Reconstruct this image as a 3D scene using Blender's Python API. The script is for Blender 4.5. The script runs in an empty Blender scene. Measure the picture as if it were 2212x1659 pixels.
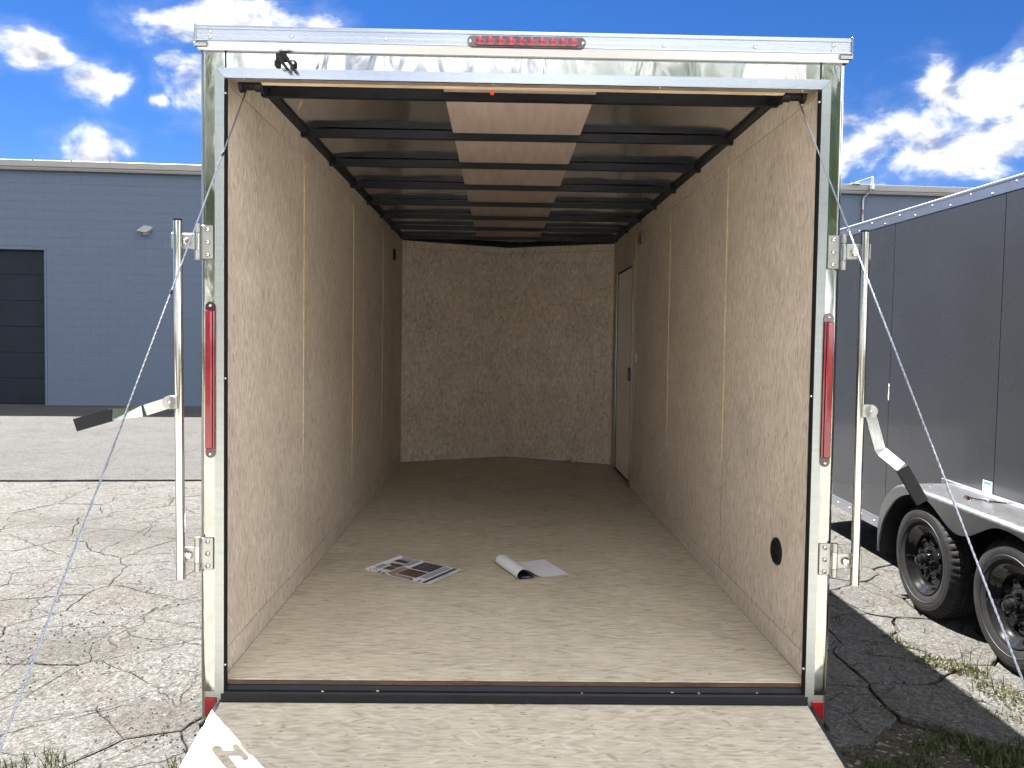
import bpy, bmesh, math, random
from mathutils import Vector, Matrix
R = math.radians
sc = bpy.context.scene
COL = sc.collection
random.seed(7)

# ------------------------------------------------------------------ camera
cam_d = bpy.data.cameras.new('camera'); cam = bpy.data.objects.new('camera', cam_d); COL.objects.link(cam)
pitch, yaw, roll = -0.0358, -0.0129, 0.0142
fwd = Vector((-math.sin(yaw)*math.cos(pitch), math.cos(yaw)*math.cos(pitch), math.sin(pitch)))
rt = Vector((math.cos(yaw), math.sin(yaw), 0)); up = rt.cross(fwd)
rr = rt*math.cos(roll)+up*math.sin(roll); uu = up*math.cos(roll)-rt*math.sin(roll)
m = Matrix((rr, uu, -fwd)).transposed().to_4x4(); m.translation = Vector((-0.0607, -2.5737, 1.6)); cam.matrix_world = m
cam_d.sensor_width = 36; cam_d.lens = 1661.34/2212*36
cam_d.shift_x = -1.45/2212; cam_d.shift_y = -31.9/2212
cam_d.clip_start = .05; cam_d.clip_end = 3000
sc.camera = cam
sc.render.resolution_x, sc.render.resolution_y = 1024, 768

# ------------------------------------------------------------------ light: sun, sky, exposure
SX, SY = .40, .41                                   # shadow run per metre of height, to the right and towards the camera
sun_d = bpy.data.lights.new('sun', 'SUN'); sun = bpy.data.objects.new('sun', sun_d); COL.objects.link(sun)
sun_d.energy = 4.2; sun_d.angle = R(.53); sun_d.color = (1, .955, .88)
sun.rotation_euler = Vector((SX, -SY, -1)).to_track_quat('-Z', 'Y').to_euler(); sun.location = (-8, 9, 20)
world = bpy.data.worlds.new('World'); sc.world = world; world.use_nodes = True
wn, wl = world.node_tree.nodes, world.node_tree.links
wn.clear()
def N(t, kind, **kw):
    n = t.nodes.new(kind)
    for k, v in kw.items(): setattr(n, k, v)
    return n
def math_(t, op, a, b=None, c=None, clamp=False):
    n = t.nodes.new('ShaderNodeMath'); n.operation = op; n.use_clamp = clamp
    for i, v in enumerate((a, b, c)):
        if v is None: continue
        if hasattr(v, 'links'): t.links.new(v, n.inputs[i])
        else: n.inputs[i].default_value = v
    return n.outputs[0]
def mixc(t, f, a, b, mode='MIX'):
    n = t.nodes.new('ShaderNodeMix'); n.data_type = 'RGBA'; n.blend_type = mode
    for i, v in ((0, f), (6, a), (7, b)):
        if hasattr(v, 'links'): t.links.new(v, n.inputs[i])
        elif i == 0: n.inputs[0].default_value = v
        else: n.inputs[i].default_value = (*v[:3], 1)
    return n.outputs[2]
def ramp(t, f, stops, interp='LINEAR'):
    n = t.nodes.new('ShaderNodeValToRGB'); n.color_ramp.interpolation = interp
    e = n.color_ramp.elements
    while len(e) < len(stops): e.new(.5)
    for el, (p, c) in zip(e, stops):
        el.position = p; el.color = (c, c, c, 1) if not isinstance(c, tuple) else (*c, 1)
    t.links.new(f, n.inputs[0]); return n.outputs[0]
def smooth(t, f, a, b, lo=0., hi=1.):
    n = t.nodes.new('ShaderNodeMapRange'); n.interpolation_type = 'SMOOTHSTEP'
    t.links.new(f, n.inputs[0])
    for i, v in enumerate((a, b, lo, hi)): n.inputs[i+1].default_value = v
    return n.outputs[0]
def noise(t, vec, scale, detail=3, rough=.55, dist=0., out=0):
    n = t.nodes.new('ShaderNodeTexNoise'); n.inputs['Scale'].default_value = scale
    n.inputs['Detail'].default_value = detail; n.inputs['Roughness'].default_value = rough
    n.inputs['Distortion'].default_value = dist
    if vec is not None: t.links.new(vec, n.inputs['Vector'])
    return n.outputs[out]
def vmath(t, op, a, b):
    n = t.nodes.new('ShaderNodeVectorMath'); n.operation = op
    for i, v in enumerate((a, b)):
        if hasattr(v, 'links'): t.links.new(v, n.inputs[i])
        else: n.inputs[i].default_value = v
    return n.outputs[0]

def N2c(t, f):
    n = t.nodes.new('ShaderNodeCombineXYZ')
    for i in range(3): t.links.new(f, n.inputs[i])
    return n.outputs[0]
W = world.node_tree
sky = N(W, 'ShaderNodeTexSky', sky_type='NISHITA', sun_disc=False)
sky.sun_elevation = math.atan(1/math.hypot(SX, SY)); sky.sun_rotation = math.atan2(-SX, SY)
sky.altitude = 1800; sky.air_density = 1.0; sky.dust_density = .1; sky.ozone_density = 4.0
tc = N(W, 'ShaderNodeTexCoord'); dirv = tc.outputs['Generated']
sep = N(W, 'ShaderNodeSeparateXYZ'); wl.new(dirv, sep.inputs[0])
az = math_(W, 'MULTIPLY', math_(W, 'ARCTAN2', sep.outputs[0], sep.outputs[1]), 180/math.pi)
el = math_(W, 'MULTIPLY', math_(W, 'ARCSINE', sep.outputs[2]), 180/math.pi)
# cumulus: rounded masses (azimuth, elevation, half width, half height) broken up by noise
BLOBS = [(-18.8, 20.2, 6.6, 2.8), (-21.3, 17.0, 3.3, 3.0), (-30.6, 17.3, 2.5, 1.4), (-27.6, 15.9, 3.0, 1.5), (-27.9, 11.3, 2.6, 2.1),
         (-34.5, 16.0, 1.6, 1.2), (-24.0, 15.4, 1.0, .7), (24.0, 13.2, 6.5, 3.4), (31.5, 12.6, 9., 2.5), (33.5, 15.7, 6.8, 2.5), (26.0, 10.2, 1.3, .8)]
aev = N(W, 'ShaderNodeCombineXYZ'); wl.new(az, aev.inputs[0]); wl.new(el, aev.inputs[1])
near = None
for a0, e0, ra, re in BLOBS:
    ma = N(W, 'ShaderNodeVectorMath', operation='MULTIPLY_ADD'); wl.new(aev.outputs[0], ma.inputs[0])
    ma.inputs[1].default_value = (1/ra, 1/re, 0); ma.inputs[2].default_value = (-a0/ra, -e0/re, 0)
    ln = N(W, 'ShaderNodeVectorMath', operation='LENGTH'); wl.new(ma.outputs[0], ln.inputs[0])
    near = ln.outputs['Value'] if near is None else math_(W, 'MINIMUM', near, ln.outputs['Value'])
field = math_(W, 'MAXIMUM', math_(W, 'SUBTRACT', 1., near), -1.6)
# the same broken cumulus over the rest of the sky, left out where the masses above are set
cum = math_(W, 'MULTIPLY', math_(W, 'SUBTRACT', noise(W, vmath(W, 'MULTIPLY', dirv, (1, 1, 1.6)), 3.1, 2, .5), .41), 7.)
inview = math_(W, 'MULTIPLY', smooth(W, math_(W, 'ABSOLUTE', az), 36, 46, 1, 0), smooth(W, el, 23, 32, 1, 0))
field = math_(W, 'MAXIMUM', field, math_(W, 'SUBTRACT', math_(W, 'MINIMUM', cum, .9), math_(W, 'MULTIPLY', inview, 5.)))
ndir = vmath(W, 'MULTIPLY', dirv, (1, 1, 1.5))
n1 = noise(W, ndir, 14, 5, .56, .25)
n1s = noise(W, vmath(W, 'ADD', ndir, (-.012, .0, .020)), 14, 4, .56, .25)
n2 = noise(W, ndir, 6, 3, .5)
dens = math_(W, 'ADD', math_(W, 'MULTIPLY', field, .74), math_(W, 'MULTIPLY', math_(W, 'SUBTRACT', n1, .5), 2.0))
mask = smooth(W, dens, .04, .62)
thin = smooth(W, math_(W, 'ADD', dens, math_(W, 'MULTIPLY', math_(W, 'SUBTRACT', n2, .5), .6)), -.30, .30, 0, .09)
mask = math_(W, 'MAXIMUM', mask, thin)
shade = math_(W, 'ADD', .66, math_(W, 'MULTIPLY', math_(W, 'SUBTRACT', n1, n1s), 3.6))
shade = math_(W, 'SUBTRACT', shade, smooth(W, dens, .30, 1.0, 0, .34))
shade = math_(W, 'MAXIMUM', math_(W, 'MINIMUM', shade, 1.0), .10)
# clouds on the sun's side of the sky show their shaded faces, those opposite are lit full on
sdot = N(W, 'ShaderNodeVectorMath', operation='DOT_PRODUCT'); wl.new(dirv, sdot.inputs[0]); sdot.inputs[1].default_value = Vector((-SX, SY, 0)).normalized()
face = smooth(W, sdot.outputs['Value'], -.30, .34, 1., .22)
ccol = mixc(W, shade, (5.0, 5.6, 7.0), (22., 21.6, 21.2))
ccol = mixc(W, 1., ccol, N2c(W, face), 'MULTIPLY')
hs = N(W, 'ShaderNodeHueSaturation'); hs.inputs['Saturation'].default_value = 1.28; hs.inputs['Value'].default_value = .40; wl.new(sky.outputs[0], hs.inputs['Color'])
skyb = mixc(W, 1., hs.outputs[0], (1.0, .90, 1.10), 'MULTIPLY')
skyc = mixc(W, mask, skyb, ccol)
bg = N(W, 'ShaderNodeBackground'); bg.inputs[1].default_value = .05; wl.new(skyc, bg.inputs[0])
wo = N(W, 'ShaderNodeOutputWorld'); wl.new(bg.outputs[0], wo.inputs[0])
world.cycles.sampling_method = 'MANUAL'; world.cycles.sample_map_resolution = 512
sc.view_settings.view_transform = 'Standard'; sc.view_settings.look = 'None'
sc.view_settings.exposure = 2.82; sc.view_settings.gamma = 1.0; sc.view_settings.use_curve_mapping = False
sc.render.engine = 'CYCLES'
cy = sc.cycles
cy.use_adaptive_sampling = True; cy.adaptive_threshold = .026; cy.max_bounces = 9; cy.diffuse_bounces = 7; cy.glossy_bounces = 5; cy.transmission_bounces = 4
cy.use_denoising = True; cy.sample_clamp_indirect = 6; cy.caustics_reflective = False; cy.caustics_refractive = False

# ------------------------------------------------------------------ mesh helpers
class MB:
    def __init__(s): s.v = []; s.f = []
    def add(s, vs, fs):
        o = len(s.v); s.v += [tuple(p) for p in vs]; s.f += [tuple(i+o for i in f) for f in fs]; return s
    def box(s, x0, x1, y0, y1, z0, z1, b=0):
        if b <= 0:
            return s.add([(x, y, z) for x in (x0, x1) for y in (y0, y1) for z in (z0, z1)],
                         [(0,1,3,2),(4,6,7,5),(0,4,5,1),(2,3,7,6),(0,2,6,4),(1,5,7,3)])
        b = min(b, abs(x1-x0)/2.01, abs(y1-y0)/2.01, abs(z1-z0)/2.01)
        bm = bmesh.new(); bmesh.ops.create_cube(bm, size=1)
        for v in bm.verts:
            v.co = ((x0+x1)/2+v.co.x*(x1-x0), (y0+y1)/2+v.co.y*(y1-y0), (z0+z1)/2+v.co.z*(z1-z0))
        bmesh.ops.bevel(bm, geom=bm.edges[:], offset=b, segments=1, affect='EDGES', profile=.5)
        bm.verts.index_update()
        s.add([v.co[:] for v in bm.verts], [[v.index for v in f.verts] for f in bm.faces]); bm.free(); return s
    def cyl(s, p0, p1, r0, r1=None, n=16, caps=True):
        r1 = r0 if r1 is None else r1
        p0, p1 = Vector(p0), Vector(p1); d = (p1-p0).normalized()
        a = d.orthogonal().normalized(); b = d.cross(a)
        vs = []
        for p, r in ((p0, r0), (p1, r1)):
            vs += [p+(a*math.cos(t)+b*math.sin(t))*r for t in (2*math.pi*k/n for k in range(n))]
        fs = [(k, (k+1) % n, n+(k+1) % n, n+k) for k in range(n)]
        if caps: fs += [tuple(range(n))[::-1], tuple(range(n, 2*n))]
        return s.add(vs, fs)
    def tube(s, pts, r, n=8, caps=True):
        pts = [Vector(p) for p in pts]; vs = []; fs = []; prev = None
        for i, p in enumerate(pts):
            d = (pts[min(i+1, len(pts)-1)]-pts[max(i-1, 0)]).normalized()
            a = d.orthogonal().normalized() if prev is None else (prev-d*prev.dot(d)).normalized()
            prev = a; b = d.cross(a); rad = r[i] if isinstance(r, (list, tuple)) else r
            vs += [p+(a*math.cos(2*math.pi*k/n)+b*math.sin(2*math.pi*k/n))*rad for k in range(n)]
        for i in range(len(pts)-1):
            fs += [(i*n+k, i*n+(k+1) % n, (i+1)*n+(k+1) % n, (i+1)*n+k) for k in range(n)]
        if caps: fs += [tuple(range(n))[::-1], tuple(range((len(pts)-1)*n, len(pts)*n))]
        return s.add(vs, fs)
    def prism(s, poly, axis, a0, a1):
        # poly: 2D points in the plane across the axis, in order (y,z) for x, (x,z) for y, (x,y) for z
        def P(q, a): return {'x': (a, q[0], q[1]), 'y': (q[0], a, q[1]), 'z': (q[0], q[1], a)}[axis]
        n = len(poly); vs = [P(q, a0) for q in poly]+[P(q, a1) for q in poly]
        return s.add(vs, [tuple(range(n))[::-1], tuple(range(n, 2*n))]+[(k, (k+1) % n, n+(k+1) % n, n+k) for k in range(n)])
    def lathe(s, prof, n=48, origin=(0,0,0), axis='x', closed=False, rmod=None):
        ox, oy, oz = origin; vs = []; m = len(prof)
        for k in range(n):
            t = 2*math.pi*k/n
            for j, (r, h) in enumerate(prof):
                rr_ = r+(rmod(k, j) if rmod else 0)
                c, d = rr_*math.cos(t), rr_*math.sin(t)
                vs.append({'x': (ox+h, oy+c, oz+d), 'y': (ox+c, oy+h, oz+d), 'z': (ox+c, oy+d, oz+h)}[axis])
        fs = []
        for k in range(n):
            k2 = (k+1) % n
            for j in range(m if closed else m-1):
                j2 = (j+1) % m
                fs.append((k*m+j, k*m+j2, k2*m+j2, k2*m+j))
        return s.add(vs, fs)
    def sheet(s, rows):
        nr, nc = len(rows), len(rows[0])
        return s.add([p for r in rows for p in r], [(i*nc+j, i*nc+j+1, (i+1)*nc+j+1, (i+1)*nc+j) for i in range(nr-1) for j in range(nc-1)])
    def mesh(s, name, mat, smooth=None):
        me = bpy.data.meshes.new(name); me.from_pydata(s.v, [], s.f)
        bm = bmesh.new(); bm.from_mesh(me); bmesh.ops.recalc_face_normals(bm, faces=bm.faces[:]); bm.to_mesh(me); bm.free()
        if smooth:
            me.polygons.foreach_set('use_smooth', [True]*len(me.polygons)); me.set_sharp_from_angle(angle=R(smooth))
        if mat: me.materials.append(mat)
        me.update(); return me
    def obj(s, name, mat, parent=None, smooth=None):
        return link(name, s.mesh(name, mat, smooth), parent)
def link(name, me, parent=None):
    o = bpy.data.objects.new(name, me); COL.objects.link(o)
    if parent is not None: o.parent = parent
    return o
def thing(name, label, cat, loc=(0,0,0), rotz=0., group=None):
    o = bpy.data.objects.new(name, None); COL.objects.link(o); o.location = loc; o.rotation_euler = (0, 0, rotz)
    o.empty_display_size = .1
    return tag(o, label, cat, group)
def tag(o, label=None, cat=None, group=None, kind=None):
    for k, v in (('label', label), ('category', cat), ('group', group), ('kind', kind)):
        if v: o[k] = v
    return o
def copy_tree(o, parent=None):
    c = o.copy(); COL.objects.link(c); c.parent = parent
    for ch in list(o.children): copy_tree(ch, c)
    return c

# ------------------------------------------------------------------ materials
def new_mat(name):
    mt = bpy.data.materials.new(name); mt.use_nodes = True; t = mt.node_tree
    b = t.nodes['Principled BSDF']; return mt, t, b
def objco(t, shift=True):
    c = N(t, 'ShaderNodeTexCoord').outputs['Object']
    if shift:
        oi = N(t, 'ShaderNodeObjectInfo')
        c = vmath(t, 'ADD', c, vmath(t, 'MULTIPLY', N2v(t, oi.outputs['Random']), (17.3, 9.1, 23.7)))
    return c
def N2v(t, f):
    n = N(t, 'ShaderNodeCombineXYZ')
    for i in range(3): t.links.new(f, n.inputs[i])
    return n.outputs[0]
def bump(t, b, h, strength, dist=.01):
    n = N(t, 'ShaderNodeBump'); n.inputs['Strength'].default_value = strength; n.inputs['Distance'].default_value = dist
    t.links.new(h, n.inputs['Height']); t.links.new(n.outputs[0], b.inputs['Normal'])
def simple(name, col, rough=.5, metal=0., var=.12, vscale=9., bmp=0., bscale=60., spec=.5, rvar=.12, coat=0., stretch=(1,1,1), shift=True):
    mt, t, b = new_mat(name); co = vmath(t, 'MULTIPLY', objco(t, shift), stretch)
    n = noise(t, co, vscale, 5, .6)
    lo = tuple(c*(1-var) for c in col); hi = tuple(min(1, c*(1+var)) for c in col)
    t.links.new(mixc(t, ramp(t, n, [(.3, 0.), (.7, 1.)]), lo, hi), b.inputs['Base Color'])
    n3 = noise(t, co, vscale*2.7, 4, .6)
    t.links.new(math_(t, 'ADD', rough-rvar/2, math_(t, 'MULTIPLY', n3, rvar)), b.inputs['Roughness'])
    b.inputs['Metallic'].default_value = metal; b.inputs['Specular IOR Level'].default_value = spec
    if coat: b.inputs['Coat Weight'].default_value = coat; b.inputs['Coat Roughness'].default_value = .08
    if bmp: bump(t, b, noise(t, co, bscale, 4, .6), bmp, .004)
    return mt

def osb(name, g, c, light=1.0, angles=(0, 14, -17), Lg=.060, Lc=.0075, turb=1.0, tint=(1, 1, 1)):
    # strand board: soft fibre streaks along the grain axis g, overlapping pale and dark flakes, a few bark chips
    mt, t, b = new_mat(name)
    co = objco(t); s = N(t, 'ShaderNodeSeparateXYZ'); t.links.new(co, s.inputs[0])
    gv, cv = s.outputs['XYZ'.index(g)], s.outputs['XYZ'.index(c)]
    cb = N(t, 'ShaderNodeCombineXYZ'); t.links.new(gv, cb.inputs[0]); t.links.new(cv, cb.inputs[1])
    warp = noise(t, cb.outputs[0], 9, 3, .6, 0, 1)
    p = vmath(t, 'ADD', cb.outputs[0], vmath(t, 'MULTIPLY', vmath(t, 'SUBTRACT', warp, (.5, .5, .5)), (.06*turb, .018*turb, 0)))
    st1 = noise(t, vmath(t, 'MULTIPLY', p, (.75/Lg, .62/Lc, 1)), 1, 4, .62)
    rt2 = N(t, 'ShaderNodeVectorRotate', rotation_type='Z_AXIS'); rt2.inputs['Angle'].default_value = R(angles[1]); t.links.new(p, rt2.inputs[0])
    st2 = noise(t, vmath(t, 'MULTIPLY', rt2.outputs[0], (.4/Lg, .26/Lc, 1)), 1, 3, .55)
    v = math_(t, 'ADD', math_(t, 'MULTIPLY', st1, .74), math_(t, 'MULTIPLY', st2, .26))
    pal = [(.30, (.31, .252, .192)), (.41, (.47, .402, .325)), (.53, (.575, .505, .420)), (.68, (.68, .622, .535))]
    col = ramp(t, v, [(q, tuple(x*light for x in c3)) for q, c3 in pal])
    hgt = v
    for i, (ang, thr, amt) in enumerate(((angles[0], .66, .6), (angles[2], .78, .65), (angles[1]*2.6, .90, .65))):
        rot = N(t, 'ShaderNodeVectorRotate', rotation_type='Z_AXIS'); rot.inputs['Angle'].default_value = R(ang); t.links.new(p, rot.inputs[0])
        vo = N(t, 'ShaderNodeTexVoronoi', voronoi_dimensions='2D'); vo.inputs['Scale'].default_value = 1
        t.links.new(vmath(t, 'ADD', vmath(t, 'MULTIPLY', rot.outputs[0], (1/(Lg*1.25), 1/(Lc*(1.5+.5*i)), 1)), (i*13.7, i*5.1, 0)), vo.inputs['Vector'])
        sp = N(t, 'ShaderNodeSeparateColor'); t.links.new(vo.outputs['Color'], sp.inputs[0])
        mk = math_(t, 'MULTIPLY', math_(t, 'GREATER_THAN', sp.outputs[2], thr), smooth(t, vo.outputs['Distance'], .30, .52, amt, 0))
        cc = ramp(t, sp.outputs[0], [(0, tuple(x*light for x in (.33, .27, .22))), (.5, tuple(x*light for x in (.55, .475, .405))), (1., tuple(x*light for x in (.70, .65, .60)))])
        col = mixc(t, mk, col, cc)
    vo = N(t, 'ShaderNodeTexVoronoi', voronoi_dimensions='2D'); vo.inputs['Scale'].default_value = 1
    t.links.new(vmath(t, 'MULTIPLY', p, (1/.03, 1/.008, 1)), vo.inputs['Vector'])
    sp = N(t, 'ShaderNodeSeparateColor'); t.links.new(vo.outputs['Color'], sp.inputs[0])
    chip = math_(t, 'MULTIPLY', math_(t, 'GREATER_THAN', sp.outputs[0], .980), smooth(t, vo.outputs['Distance'], .12, .34, 1, 0))
    col = mixc(t, math_(t, 'MULTIPLY', chip, .8), col, (.12, .08, .055))
    drift = noise(t, cb.outputs[0], 3.2, 5, .62)
    col = mixc(t, 1., col, ramp(t, drift, [(.3, (.86, .85, .86)), (.5, (1., .985, .97)), (.7, (1.06, 1.06, 1.07))]), 'MULTIPLY')
    col = mixc(t, 1., col, tint, 'MULTIPLY')
    t.links.new(col, b.inputs['Base Color']); b.inputs['Roughness'].default_value = .62; b.inputs['Specular IOR Level'].default_value = .35
    bump(t, b, hgt, .3, .0025)
    return mt

def chrome(name, col=(.80, .81, .80), rough=.05, scale=(5, 5, 2.2), strength=.5, dist=.02):
    mt, t, b = new_mat(name); co = vmath(t, 'MULTIPLY', objco(t), scale)
    b.inputs['Base Color'].default_value = (*col, 1); b.inputs['Metallic'].default_value = 1
    sm = noise(t, vmath(t, 'MULTIPLY', co, (3, 3, 3)), 2, 4, .6)
    t.links.new(math_(t, 'ADD', rough, math_(t, 'MULTIPLY', ramp(t, sm, [(.45, 0.), (.8, 1.)]), .06)), b.inputs['Roughness'])
    bump(t, b, noise(t, co, 1, 2.5, .5, .9), strength, dist)
    return mt

def asphalt(name, base, dark, cracks=1., warm=0., agg=95):
    mt, t, b = new_mat(name); co = N(t, 'ShaderNodeTexCoord').outputs['Object']
    geo = N(t, 'ShaderNodeNewGeometry'); co = geo.outputs['Position']
    vo = N(t, 'ShaderNodeTexVoronoi'); vo.inputs['Scale'].default_value = agg; t.links.new(co, vo.inputs['Vector'])
    sp = N(t, 'ShaderNodeSeparateColor'); t.links.new(vo.outputs['Color'], sp.inputs[0])
    fine = noise(t, co, 160, 4, .65)
    v = math_(t, 'ADD', math_(t, 'MULTIPLY', sp.outputs[0], .55), math_(t, 'MULTIPLY', fine, .45))
    col = ramp(t, v, [(.12, tuple(x*.30 for x in base)), (.36, tuple(x*.78 for x in base)), (.58, base), (.90, tuple(min(.85, x*1.75) for x in base))])
    v2 = N(t, 'ShaderNodeTexVoronoi'); v2.inputs['Scale'].default_value = agg*.48; t.links.new(co, v2.inputs['Vector'])
    s2 = N(t, 'ShaderNodeSeparateColor'); t.links.new(v2.outputs['Color'], s2.inputs[0])
    col = mixc(t, 1., col, ramp(t, s2.outputs[1], [(0, .62), (.35, .95), (.8, 1.05), (1., 1.4)]), 'MULTIPLY')
    big = noise(t, co, .55, 5, .6); mid = noise(t, co, 2.6, 5, .65)
    col = mixc(t, 1., col, ramp(t, big, [(.3, .80), (.7, 1.10)]), 'MULTIPLY')
    col = mixc(t, 1., col, ramp(t, mid, [(.30, (.74, .70, .65)), (.43, (.96, .94, .91)), (.55, (1., 1., 1.)), (.7, (1.08, 1.08, 1.09))]), 'MULTIPLY')
    # old oily stains
    st = None
    for (sx_, sy2, ra, rb) in ((-2.30, 1.36, .55, .30), (-2.95, 3.6, 1.0, .42), (-3.9, 4.1, .6, .3), (-1.45, .62, .35, .22), (-3.3, 1.9, .5, .25), (1.75, 2.3, .4, .3), (-4.4, -3.4, 1.5, .8), (3.2, -5.2, 1.2, .9)):
        ma = N(t, 'ShaderNodeVectorMath', operation='MULTIPLY_ADD'); t.links.new(co, ma.inputs[0]); ma.inputs[1].default_value = (1/ra, 1/rb, 0); ma.inputs[2].default_value = (-sx_/ra, -sy2/rb, 0)
        ln = N(t, 'ShaderNodeVectorMath', operation='LENGTH'); t.links.new(ma.outputs[0], ln.inputs[0])
        st = ln.outputs['Value'] if st is None else math_(t, 'MINIMUM', st, ln.outputs['Value'])
    sn = noise(t, co, 7, 5, .65)
    stm = smooth(t, math_(t, 'ADD', st, math_(t, 'MULTIPLY', math_(t, 'SUBTRACT', sn, .5), 1.6)), .25, 1.25, .42, 0)
    col = mixc(t, stm, col, tuple(x*.34 for x in (base[0]*1.02, base[1]*.96, base[2]*.86)))
    # dark chips and pits
    v3 = N(t, 'ShaderNodeTexVoronoi'); v3.inputs['Scale'].default_value = 30; t.links.new(co, v3.inputs['Vector'])
    s3 = N(t, 'ShaderNodeSeparateColor'); t.links.new(v3.outputs['Color'], s3.inputs[0])
    pit = math_(t, 'MULTIPLY', math_(t, 'GREATER_THAN', s3.outputs[0], .93), math_(t, 'LESS_THAN', v3.outputs['Distance'], .26))
    col = mixc(t, math_(t, 'MULTIPLY', pit, .7), col, dark)
    crk = None
    if cracks:
        wv = noise(t, co, 3.5, 4, .6, 0, 1)
        cw = vmath(t, 'ADD', co, vmath(t, 'MULTIPLY', vmath(t, 'SUBTRACT', wv, (.5, .5, .5)), (.22, .22, 0)))
        for scl, wd, th in ((1.35, .010, .40), (3.4, .016, .44)):
            ve = N(t, 'ShaderNodeTexVoronoi', feature='DISTANCE_TO_EDGE', voronoi_dimensions='2D'); ve.inputs['Scale'].default_value = scl
            t.links.new(cw, ve.inputs['Vector'])
            wmod = noise(t, co, 2.1+scl, 3, .6)
            l = math_(t, 'MULTIPLY', smooth(t, ve.outputs['Distance'], wd*.25, wd, 1, 0), smooth(t, wmod, th, th+.14))
            crk = l if crk is None else math_(t, 'MAXIMUM', crk, l)
        col = mixc(t, math_(t, 'MULTIPLY', crk, .85*cracks), col, dark)
    t.links.new(col, b.inputs['Base Color']); b.inputs['Roughness'].default_value = .9; b.inputs['Specular IOR Level'].default_value = .25
    h = math_(t, 'ADD', math_(t, 'MULTIPLY', vo.outputs['Distance'], -.5), math_(t, 'MULTIPLY', fine, .6))
    if crk is not None: h = math_(t, 'SUBTRACT', h, math_(t, 'MULTIPLY', crk, 1.5))
    bump(t, b, h, .8, .006)
    return mt

M = {}
M['osb_wall'] = osb('osb_wall', 'Z', 'Y', 1., (0, 14, -17), .042, .0058, .8)
M['osb_front'] = osb('osb_front', 'Z', 'X', 1.08, (0, 33, -38), .040, .012, 1.8)
M['osb_floor'] = osb('osb_floor', 'X', 'Y', .92, (0, 9, -12), .065, .007, 1., (1, 1.02, .93))
M['osb_ramp'] = osb('osb_ramp', 'X', 'Y', .85, (0, 16, -20), .050, .0062, 1.2, (1, 1.02, .95))
M['raw_wood'] = simple('raw_wood', (.50, .395, .27), .7, var=.25, vscale=5, bmp=.3, stretch=(1, 1, 12), spec=.2)
M['dark_wood'] = simple('dark_wood', (.075, .048, .032), .8, var=.4, vscale=7, bmp=.3, stretch=(1, 6, 6), spec=.2)
M['luan'] = simple('luan', (.35, .275, .245), .6, var=.14, vscale=4, spec=.3, stretch=(6, .7, 1))
M['black_steel'] = simple('black_steel', (.004, .0048, .0080), .5, var=.4, vscale=14, bmp=.15, spec=.3)
M['black_plastic'] = simple('black_plastic', (.006, .006, .007), .55, var=.3, vscale=20, spec=.25)
M['gasket'] = simple('gasket', (.006, .006, .006), .8, var=.2, spec=.2)
M['gasket_tan'] = simple('gasket_tan', (.17, .135, .115), .6, var=.2)
M['roof_skin'] = chrome('roof_skin', (.66, .67, .70), .12, (1.2, 2.6, 1), .35, .02)
M['stainless'] = chrome('stainless', (.34, .35, .335), .075, (8, 8, 3.0), .26, .010)
M['brushed'] = simple('brushed', (.29, .315, .315), .30, 1., var=.05, vscale=3, rvar=.12, stretch=(1, 1, 30))
M['brushed_x'] = simple('brushed_x', (.34, .37, .42), .24, 1., var=.04, vscale=2, rvar=.08, stretch=(.5, 6, 12))
M['zinc'] = simple('zinc', (.44, .44, .415), .08, 1., var=.05, vscale=6, rvar=.05)
M['zinc_plate'] = simple('zinc_plate', (.31, .315, .305), .36, 1., var=.16, vscale=12, rvar=.2)
M['screw'] = simple('screw', (.55, .55, .54), .25, 1., var=.1)
M['cable'] = simple('cable', (.26, .275, .31), .34, 1., var=.25, vscale=160)
M['paper'] = simple('paper', (.72, .72, .76), .55, var=.03, vscale=6)
M['ink_dark'] = simple('ink_dark', (.030, .034, .055), .45, var=.25, vscale=30)
M['ink_grey'] = simple('ink_grey', (.36, .36, .41), .5, var=.25, vscale=60, stretch=(1, 8, 1))
M['ink_brown'] = simple('ink_brown', (.135, .075, .050), .45, var=.35, vscale=18)
M['ink_tan'] = simple('ink_tan', (.30, .24, .20), .45, var=.3, vscale=12)
M['ink_blue'] = simple('ink_blue', (.03, .22, .50), .4, var=.05)
M['ink_red'] = simple('ink_red', (.55, .10, .02), .6, var=.1)
M['orange'] = simple('orange', (.75, .12, .03), .5, var=.1)
M['white_plastic'] = simple('white_plastic', (.72, .72, .69), .45, var=.04)
M['charcoal'] = simple('charcoal', (.050, .054, .063), .28, .5, var=.06, vscale=2.5, rvar=.06, coat=.4)
M['alu'] = simple('alu', (.58, .61, .66), .34, 1., var=.05, vscale=4, rvar=.08)
M['alu_polish'] = simple('alu_polish', (.46, .47, .49), .32, 1., var=.06, vscale=16, rvar=.16, bmp=.06, bscale=14)
M['rubber'] = simple('rubber', (.010, .010, .011), .72, var=.45, vscale=10, bmp=.15, bscale=90, spec=.3)
M['rubber_text'] = simple('rubber_text', (.022, .022, .024), .55, var=.2)
M['rim_black'] = simple('rim_black', (.010, .010, .011), .14, .2, var=.2, rvar=.08, coat=.5)
M['chassis'] = simple('chassis', (.012, .012, .013), .55, var=.3)
M['concrete'] = asphalt('concrete', (.42, .405, .375), (.05, .055, .05), .8)
M['wall_paint'] = simple('wall_paint', (.074, .098, .138), .75, var=.05, vscale=2.5, bmp=.25, bscale=70, spec=.3, shift=False)
M['wall_paint_dark'] = simple('wall_paint_dark', (.048, .060, .082), .75, var=.06, vscale=1.2, bmp=.1, bscale=40, spec=.3)
M['door_paint'] = simple('door_paint', (.0085, .0125, .0195), .6, var=.15, vscale=1.5, spec=.15)
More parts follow.
